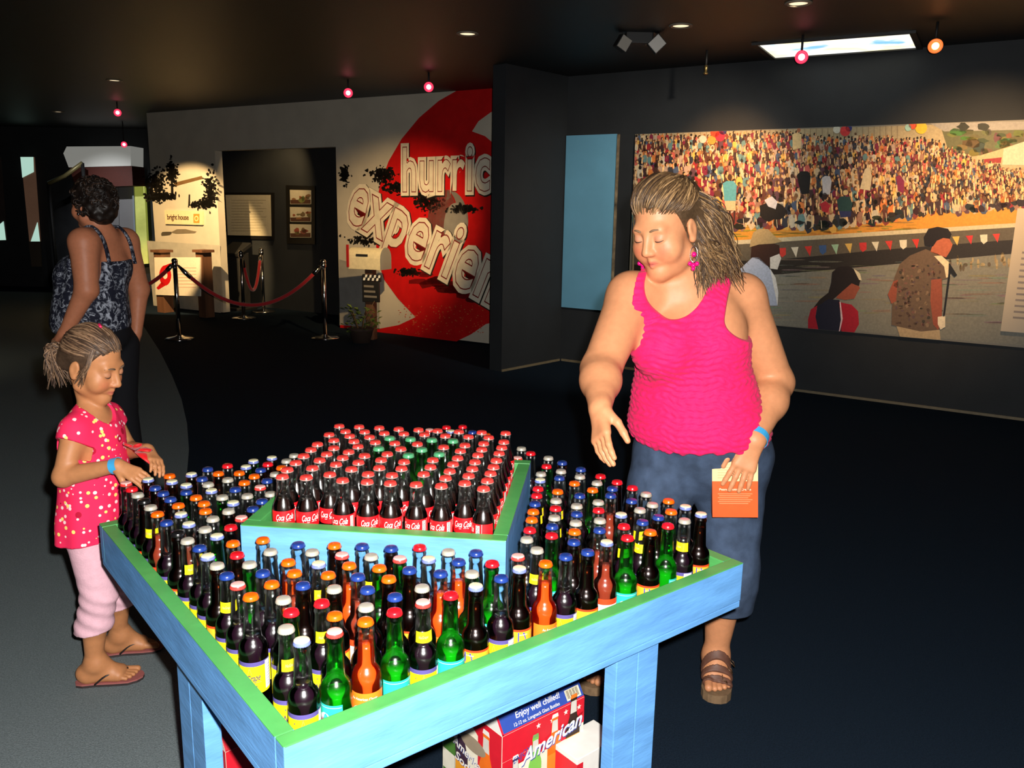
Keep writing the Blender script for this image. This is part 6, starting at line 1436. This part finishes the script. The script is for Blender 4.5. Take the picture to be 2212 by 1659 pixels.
    Fh = Field(); Fh.ell(hf.w(0, -0.020, 0.047), np.array([0.081, 0.100, 0.089]) * 0.89, hf.R, 0.02); Fh.ell(hf.w(0, -0.09, -0.01), np.array([0.05, 0.04, 0.05]) * 0.89, hf.R, 0.03)
    def cap(P, c=None, r=None):
        d = Fh.ev(P, c, r); L = hf.loc(P); face = (L[:, 1] * 0.88 - L[:, 2] * 0.47 - 0.016); ear = np.where(np.abs(L[:, 0]) > 0.045, (L[:, 1] - 0.012) - 0.5 * (L[:, 2] + 0.0), -1)
        return np.maximum(d + 0.001 * np.sin(L[:, 0] * 260 + L[:, 2] * 90), np.maximum(face * 0.8, ear * 0.7))
    lo, hi = Fh.bounds(); V, Q = surface(cap, lo, hi, 0.004)
    child('hair_base', surf_mesh('hair_base', V, Q, m_hair, np.tile(np.array(srgb(74, 56, 42)), (len(V), 1))), root)
    for i in range(420):
        a = rn.uniform(-1.6, 1.6); st = (math.sin(a), math.cos(a) * 0.86, 0.36 - 0.34 * abs(math.sin(a)) ** 2 + rn.uniform(0, 0.25) + (rn.uniform(0, 0.9) if rn.random() < 0.5 else 0)); up_ = rn.uniform(0.002, 0.012)
        pts = sk.arc(st, (rn.uniform(-0.2, 0.2), -0.95, rn.uniform(-0.25, 0.2)), 14, lambda t: 0.002 + up_ * math.sin(math.pi * t))
        w_ = rn.uniform(0.0014, 0.0030); locks.append((pts, [w_ * (0.3 + 0.7 * math.sin(math.pi * (0.08 + 0.84 * j / 13))) for j in range(14)], tone()))
    kn = hf.w(0, -0.125, 0.01)
    for i in range(110):      # short loose ponytail
        st = kn + np.array([rn.uniform(-0.01, 0.01), rn.uniform(-0.02, 0.02), rn.uniform(-0.012, 0.012)]); e = kn + np.array([rn.uniform(-0.055, 0.02), rn.uniform(-0.05, 0.04), rn.uniform(-0.125, -0.06)]); mid = kn + np.array([rn.uniform(-0.05, -0.02), rn.uniform(-0.03, 0.03), rn.uniform(-0.03, 0.012)])
        locks.append((curve_pts([st, mid, e], 14), [rn.uniform(0.0014, 0.0028) * (1 - 0.7 * (j / 13) ** 2) for j in range(14)], tone()))
    for i in range(60):       # loose strands by the cheek and over the ear
        st = sk.at(-0.75, 0.55 + rn.uniform(-0.2, 0.1), 0.45 + rn.uniform(-0.1, 0.15), 0.004); e = hf.w(-0.082 + rn.uniform(-0.006, 0.004), 0.020 + rn.uniform(-0.02, 0.015), -0.035 + rn.uniform(-0.02, 0.03)); mid = hf.w(-0.083, 0.032 + rn.uniform(-0.01, 0.008), 0.02)
        locks.append((curve_pts([st, mid, e], 12), [rn.uniform(0.0012, 0.0022) * (1 - 0.6 * (j / 11) ** 2) for j in range(12)], tone()))
    child('hair', tubes('hair', locks, m_hair, 5), root)['kind'] = 'stuff'
    child('hair_clip', tube_mesh('hair_clip', sk.arc((-0.05, 0.1, 1.0), (0.12, -0.1, 1.0), 6, 0.014), 0.0045, 8, [mat('pink_clip', srgb(226, 40, 96), 0.4)]), root)
    # thong sandals
    m_sole = mat('flip_flop_sole', srgb(44, 34, 34), 0.7); m_bed = mat('flip_flop_footbed', srgb(150, 84, 80), 0.8, noise=0.1); m_th = mat('black_thong_strap', srgb(26, 22, 24), 0.5)
    for heel, toe, inw in (((-1.398, 2.462), (-1.222, 2.506), 1), ((-1.404, 2.650), (-1.236, 2.702), -1)):
        h = np.array([*heel, 0]); t_ = np.array([*toe, 0]); Y = unit(t_ - h); X = np.cross((0, 0, 1), Y) * inw; L = np.linalg.norm(t_ - h)
        outl = [(-0.06, 0.0), (-0.03, 0.018), (0.10, 0.028), (0.4, 0.027), (0.7, 0.036), (0.9, 0.038), (1.04, 0.028), (1.09, 0.010)]; outr = [(1.08, -0.010), (1.0, -0.026), (0.85, -0.037), (0.6, -0.034), (0.3, -0.027), (0.08, -0.027), (-0.03, -0.018)]
        ring = [h + Y * a * L + X * b for a, b in outl + outr]; k = len(ring)
        for nm, z0, z1, mm in (('flip_flop', 0.005, 0.0125, m_sole), ('footbed', 0.0125, 0.0172, m_bed)):
            V = [p + (0, 0, z0) for p in ring] + [p + (0, 0, z1) for p in ring]
            child(nm, mesh(nm, V, [tuple(range(k)), tuple(range(2 * k - 1, k - 1, -1))] + [(i, k + i, k + (i + 1) % k, (i + 1) % k) for i in range(k)], [mm]), root)
        tp = h + Y * 0.80 * L + X * 0.014 + np.array([0, 0, 0.034])
        for sx in (-1, 1):
            pts = curve_pts([h + Y * 0.30 * L + X * sx * 0.030 + np.array([0, 0, 0.016]), h + Y * 0.52 * L + X * sx * 0.030 + np.array([0, 0, 0.046]), tp + np.array([0, 0, 0.006])], 10)
            child('thong_strap', tube_mesh('thong_strap', pts, 0.0062, 8, [m_th], flat=0.5), root)
        child('toe_post', tube_mesh('toe_post', [tp + np.array([0, 0, 0.006]), tp + Y * 0.006 + np.array([0, 0, -0.018])], 0.004, 8, [m_th]), root)
    return root
# ------------------------------------------------------------------ woman with dark curls, seen from behind
def make_visitor():
    root = person('person', (-2.25, 4.42, 0), 'woman with dark curly hair in a dark floral strap top, seen from behind')
    tf = unit((-0.94, 0.34, 0)); tl = unit(np.cross((0, 0, 1), tf)); TR = np.stack([tl, tf, (0, 0, 1)], 1)
    hf = Frame((-2.195, 4.40, 1.535), (-0.92, 0.38, -0.08), (0, 0, 1), 1.0)
    nb = np.array([-2.165, 4.42, 1.395]); SL, SR = np.array([-2.185, 4.275, 1.350]), np.array([-2.115, 4.580, 1.345])
    EL, WL = np.array([-2.172, 4.240, 1.115]), np.array([-2.300, 4.225, 0.885]); ER, WR = np.array([-2.085, 4.640, 1.08]), np.array([-2.10, 4.60, 0.84])
    def torso(F_, g=0.0):
        F_.ell((-2.190, 4.435, 1.22), (0.165 + g, 0.120 + g, 0.16 + g), TR, 0.05); F_.ell((-2.325, 4.46, 1.17), (0.12 + g, 0.085 + g, 0.09 + g), TR, 0.08); F_.ell((-2.255, 4.44, 1.03), (0.17 + g, 0.170 + g, 0.16 + g), TR, 0.06); F_.ell((-2.265, 4.44, 0.92), (0.19 + g, 0.180 + g, 0.14 + g), TR, 0.05)
    Fb = Field(); torso(Fb)
    for S_ in (SL, SR): Fb.limb(nb + (0, 0, -0.03), S_, 0.055, 0.062, 0.05)
    Fb.limb(nb, hf.w(0, -0.02, -0.06), 0.062, 0.056, 0.05)
    Fb.limb(SL, EL, 0.070, 0.056, 0.04); Fb.limb(EL, WL, 0.054, 0.029, 0.02); Fb.limb(SR, ER, 0.068, 0.054, 0.04); Fb.limb(ER, WR, 0.052, 0.029, 0.02)
    head(Fb, hf, 0.3)
    hand(Fb, WL, (-0.35, -0.05, -0.9), (0.2, -0.95, 0.0), 1, (0.3, 0.3, 0.35, 0.4), 0.04, 1.0, (0.4, 0.3), 0.028); hand(Fb, WR, (-0.1, 0.0, -1.0), (0.9, 0.3, 0), 1, (0.3, 0.3, 0.35, 0.4), 0.04, 1.0, (0.4, 0.3), 0.028)
    for x, y in ((-2.20, 4.36), (-2.13, 4.54)): 
        F2 = np.array([x - 0.05, y, 0]); Fb.limb((x - 0.05, y, 0.78), (x - 0.06, y, 0.44), 0.10, 0.07, 0.02); Fb.limb((x - 0.06, y, 0.44), (x - 0.03, y, 0.08), 0.066, 0.040, 0.02); Fb.limb((x - 0.03, y, 0.06), (x - 0.19, y + 0.10, 0.03), 0.04, 0.026, 0.02)
    lo, hi = Fb.bounds(); V, Q = surface(Fb.ev, lo, hi, 0.006)
    child('body', surf_mesh('body', V, Q, m_skin, paint_skin(V, (186, 118, 86), hf)), root)
    Ft = Field(); torso(Ft, 0.012)
    def top(P, c=None, r=None):
        d = Ft.ev(P, c, r) - 0.004 * np.sin(P[:, 0] * 60) * np.sin(P[:, 1] * 50)
        q = P - np.array([-2.2, 4.4, 0]); line_ = P[:, 2] - 1.262 - 0.10 * np.clip(q @ tf, -0.2, 0.3)
        d = np.maximum(d, line_)
        for S_, sg in ((SL, 1), (SR, -1)):
            q = P - (S_ + tl * sg * 0.05 + np.array([0, 0, -0.08])); d = np.maximum(d, 0.085 - np.sqrt((q @ tl) ** 2 + ((q @ tf) * 0.8) ** 2 + (q[:, 2] * 0.7) ** 2))
        return np.maximum(d, 0.885 - P[:, 2] + 0.01 * np.sin(P[:, 0] * 30))
    lo, hi = Ft.bounds(); V, Q = surface(top, lo, hi, 0.006)
    m = bpy.data.materials.new('dark_floral_print_cloth'); m.use_nodes = True; nt = m.node_tree; b = nt.nodes['Principled BSDF']; b.inputs['Roughness'].default_value = 0.85; b.inputs['Specular IOR Level'].default_value = 0.15
    tc = nt.nodes.new('ShaderNodeTexCoord'); nz = nt.nodes.new('ShaderNodeTexNoise'); nz.inputs['Scale'].default_value = 26; nz.inputs['Detail'].default_value = 6; nz.inputs['Roughness'].default_value = 0.7; nz.inputs['Distortion'].default_value = 1.6
    rp = nt.nodes.new('ShaderNodeValToRGB'); rp.color_ramp.interpolation = 'LINEAR'; rp.color_ramp.elements[0].position = 0.50; rp.color_ramp.elements[0].color = (*srgb(30, 32, 46), 1); rp.color_ramp.elements[1].position = 0.62; rp.color_ramp.elements[1].color = (*srgb(170, 176, 190), 1)
    nt.links.new(tc.outputs['Object'], nz.inputs['Vector']); nt.links.new(nz.outputs['Fac'], rp.inputs[0]); nt.links.new(rp.outputs[0], b.inputs['Base Color'])
    child('floral_top', surf_mesh('floral_top', V, Q, m), root)
    for S_, sg in ((SL, 1), (SR, -1)):
        c = nb + (S_ - nb) * 0.62; pts = curve_pts([c - tf * 0.118 + np.array([0, 0, -0.13]), c - tf * 0.085 + np.array([0, 0, 0.0]), c + np.array([0, 0, 0.064]) - tf * 0.01, c + tf * 0.085 + np.array([0, 0, 0.0]), c + tf * 0.125 + np.array([0, 0, -0.12])], 16)
        child('strap', tube_mesh('strap', pts, 0.017, 8, [m], flat=0.4), root)
    Fj = Field(); Fj.ell((-2.25, 4.44, 0.86), (0.19, 0.175, 0.14), TR, 0.03)
    for x, y in ((-2.20, 4.36), (-2.13, 4.54)): Fj.limb((x - 0.05, y, 0.78), (x - 0.06, y, 0.44), 0.112, 0.085, 0.02); Fj.limb((x - 0.06, y, 0.44), (x - 0.03, y, 0.06), 0.085, 0.075, 0.02)
    lo, hi = Fj.bounds(); V, Q = surface(lambda P, c=None, r=None: np.maximum(Fj.ev(P, c, r), np.maximum(P[:, 2] - 0.95, 0.05 - P[:, 2])), lo, hi, 0.008)
    child('trousers', surf_mesh('trousers', V, Q, mat('black_trousers', srgb(26, 26, 30), 0.85, spec=0.15)), root)
    for x, y in ((-2.20, 4.36), (-2.13, 4.54)): child('shoe', tube_mesh('shoe', [(x + 0.01, y - 0.02, 0.026), (x - 0.10, y + 0.05, 0.028), (x - 0.20, y + 0.115, 0.02)], [0.034, 0.042, 0.026], 12, [m_dark], flat=0.6), root)
    rn = random.Random(2); locks = []; sk = Skull(hf)
    Fh = Field(); Fh.ell(hf.w(0, -0.025, 0.04), (0.096, 0.118, 0.104), hf.R, 0.03); Fh.ell(hf.w(0, -0.075, -0.03), (0.080, 0.065, 0.075), hf.R, 0.04)
    def cap(P, c=None, r=None):
        L = hf.loc(P); d = Fh.ev(P, c, r) + 0.007 * np.sin(L[:, 0] * 95) * np.sin(L[:, 1] * 88 + 1) * np.sin(L[:, 2] * 92); return np.maximum(d, (L[:, 1] * 0.9 - L[:, 2] * 0.4 - 0.03) * 0.8)
    lo, hi = Fh.bounds(); V, Q = surface(cap, lo, hi, 0.006)
    child('hair_base', surf_mesh('hair_base', V, Q, m_hair, np.tile(np.array(srgb(28, 20, 16)), (len(V), 1))), root)
    for i in range(260):
        d = unit((rn.uniform(-1, 1), rn.uniform(-1, 0.35), rn.uniform(-0.9, 1))); p0 = hf.w(*(np.array([0, -0.03, 0.03]) + d * np.array([0.088, 0.108, 0.100]))); tn = unit(np.cross(hf.R @ d, (rn.uniform(-1, 1), rn.uniform(-1, 1), rn.uniform(-1, 1)))); bn = np.cross(hf.R @ d, tn); r_ = rn.uniform(0.008, 0.016)
        pts = [p0 + (hf.R @ d) * (0.006 + 0.012 * math.sin(a)) + tn * r_ * math.cos(a) * 1.2 + bn * r_ * math.sin(a) for a in [5.0 * j / 11 for j in range(12)]]
        locks.append((pts, [0.0042] * 12, srgb(*rn.choice([(30, 22, 18), (40, 30, 24), (22, 16, 14), (54, 38, 28)]))))
    child('hair', tubes('hair', locks, m_hair, 5), root)['kind'] = 'stuff'
    child('earring', lathe_at('earring', hf.w(0.082, 0.0, -0.045), 0.008, m_chrome), root)
    return root
make_woman()
make_girl()
make_visitor()
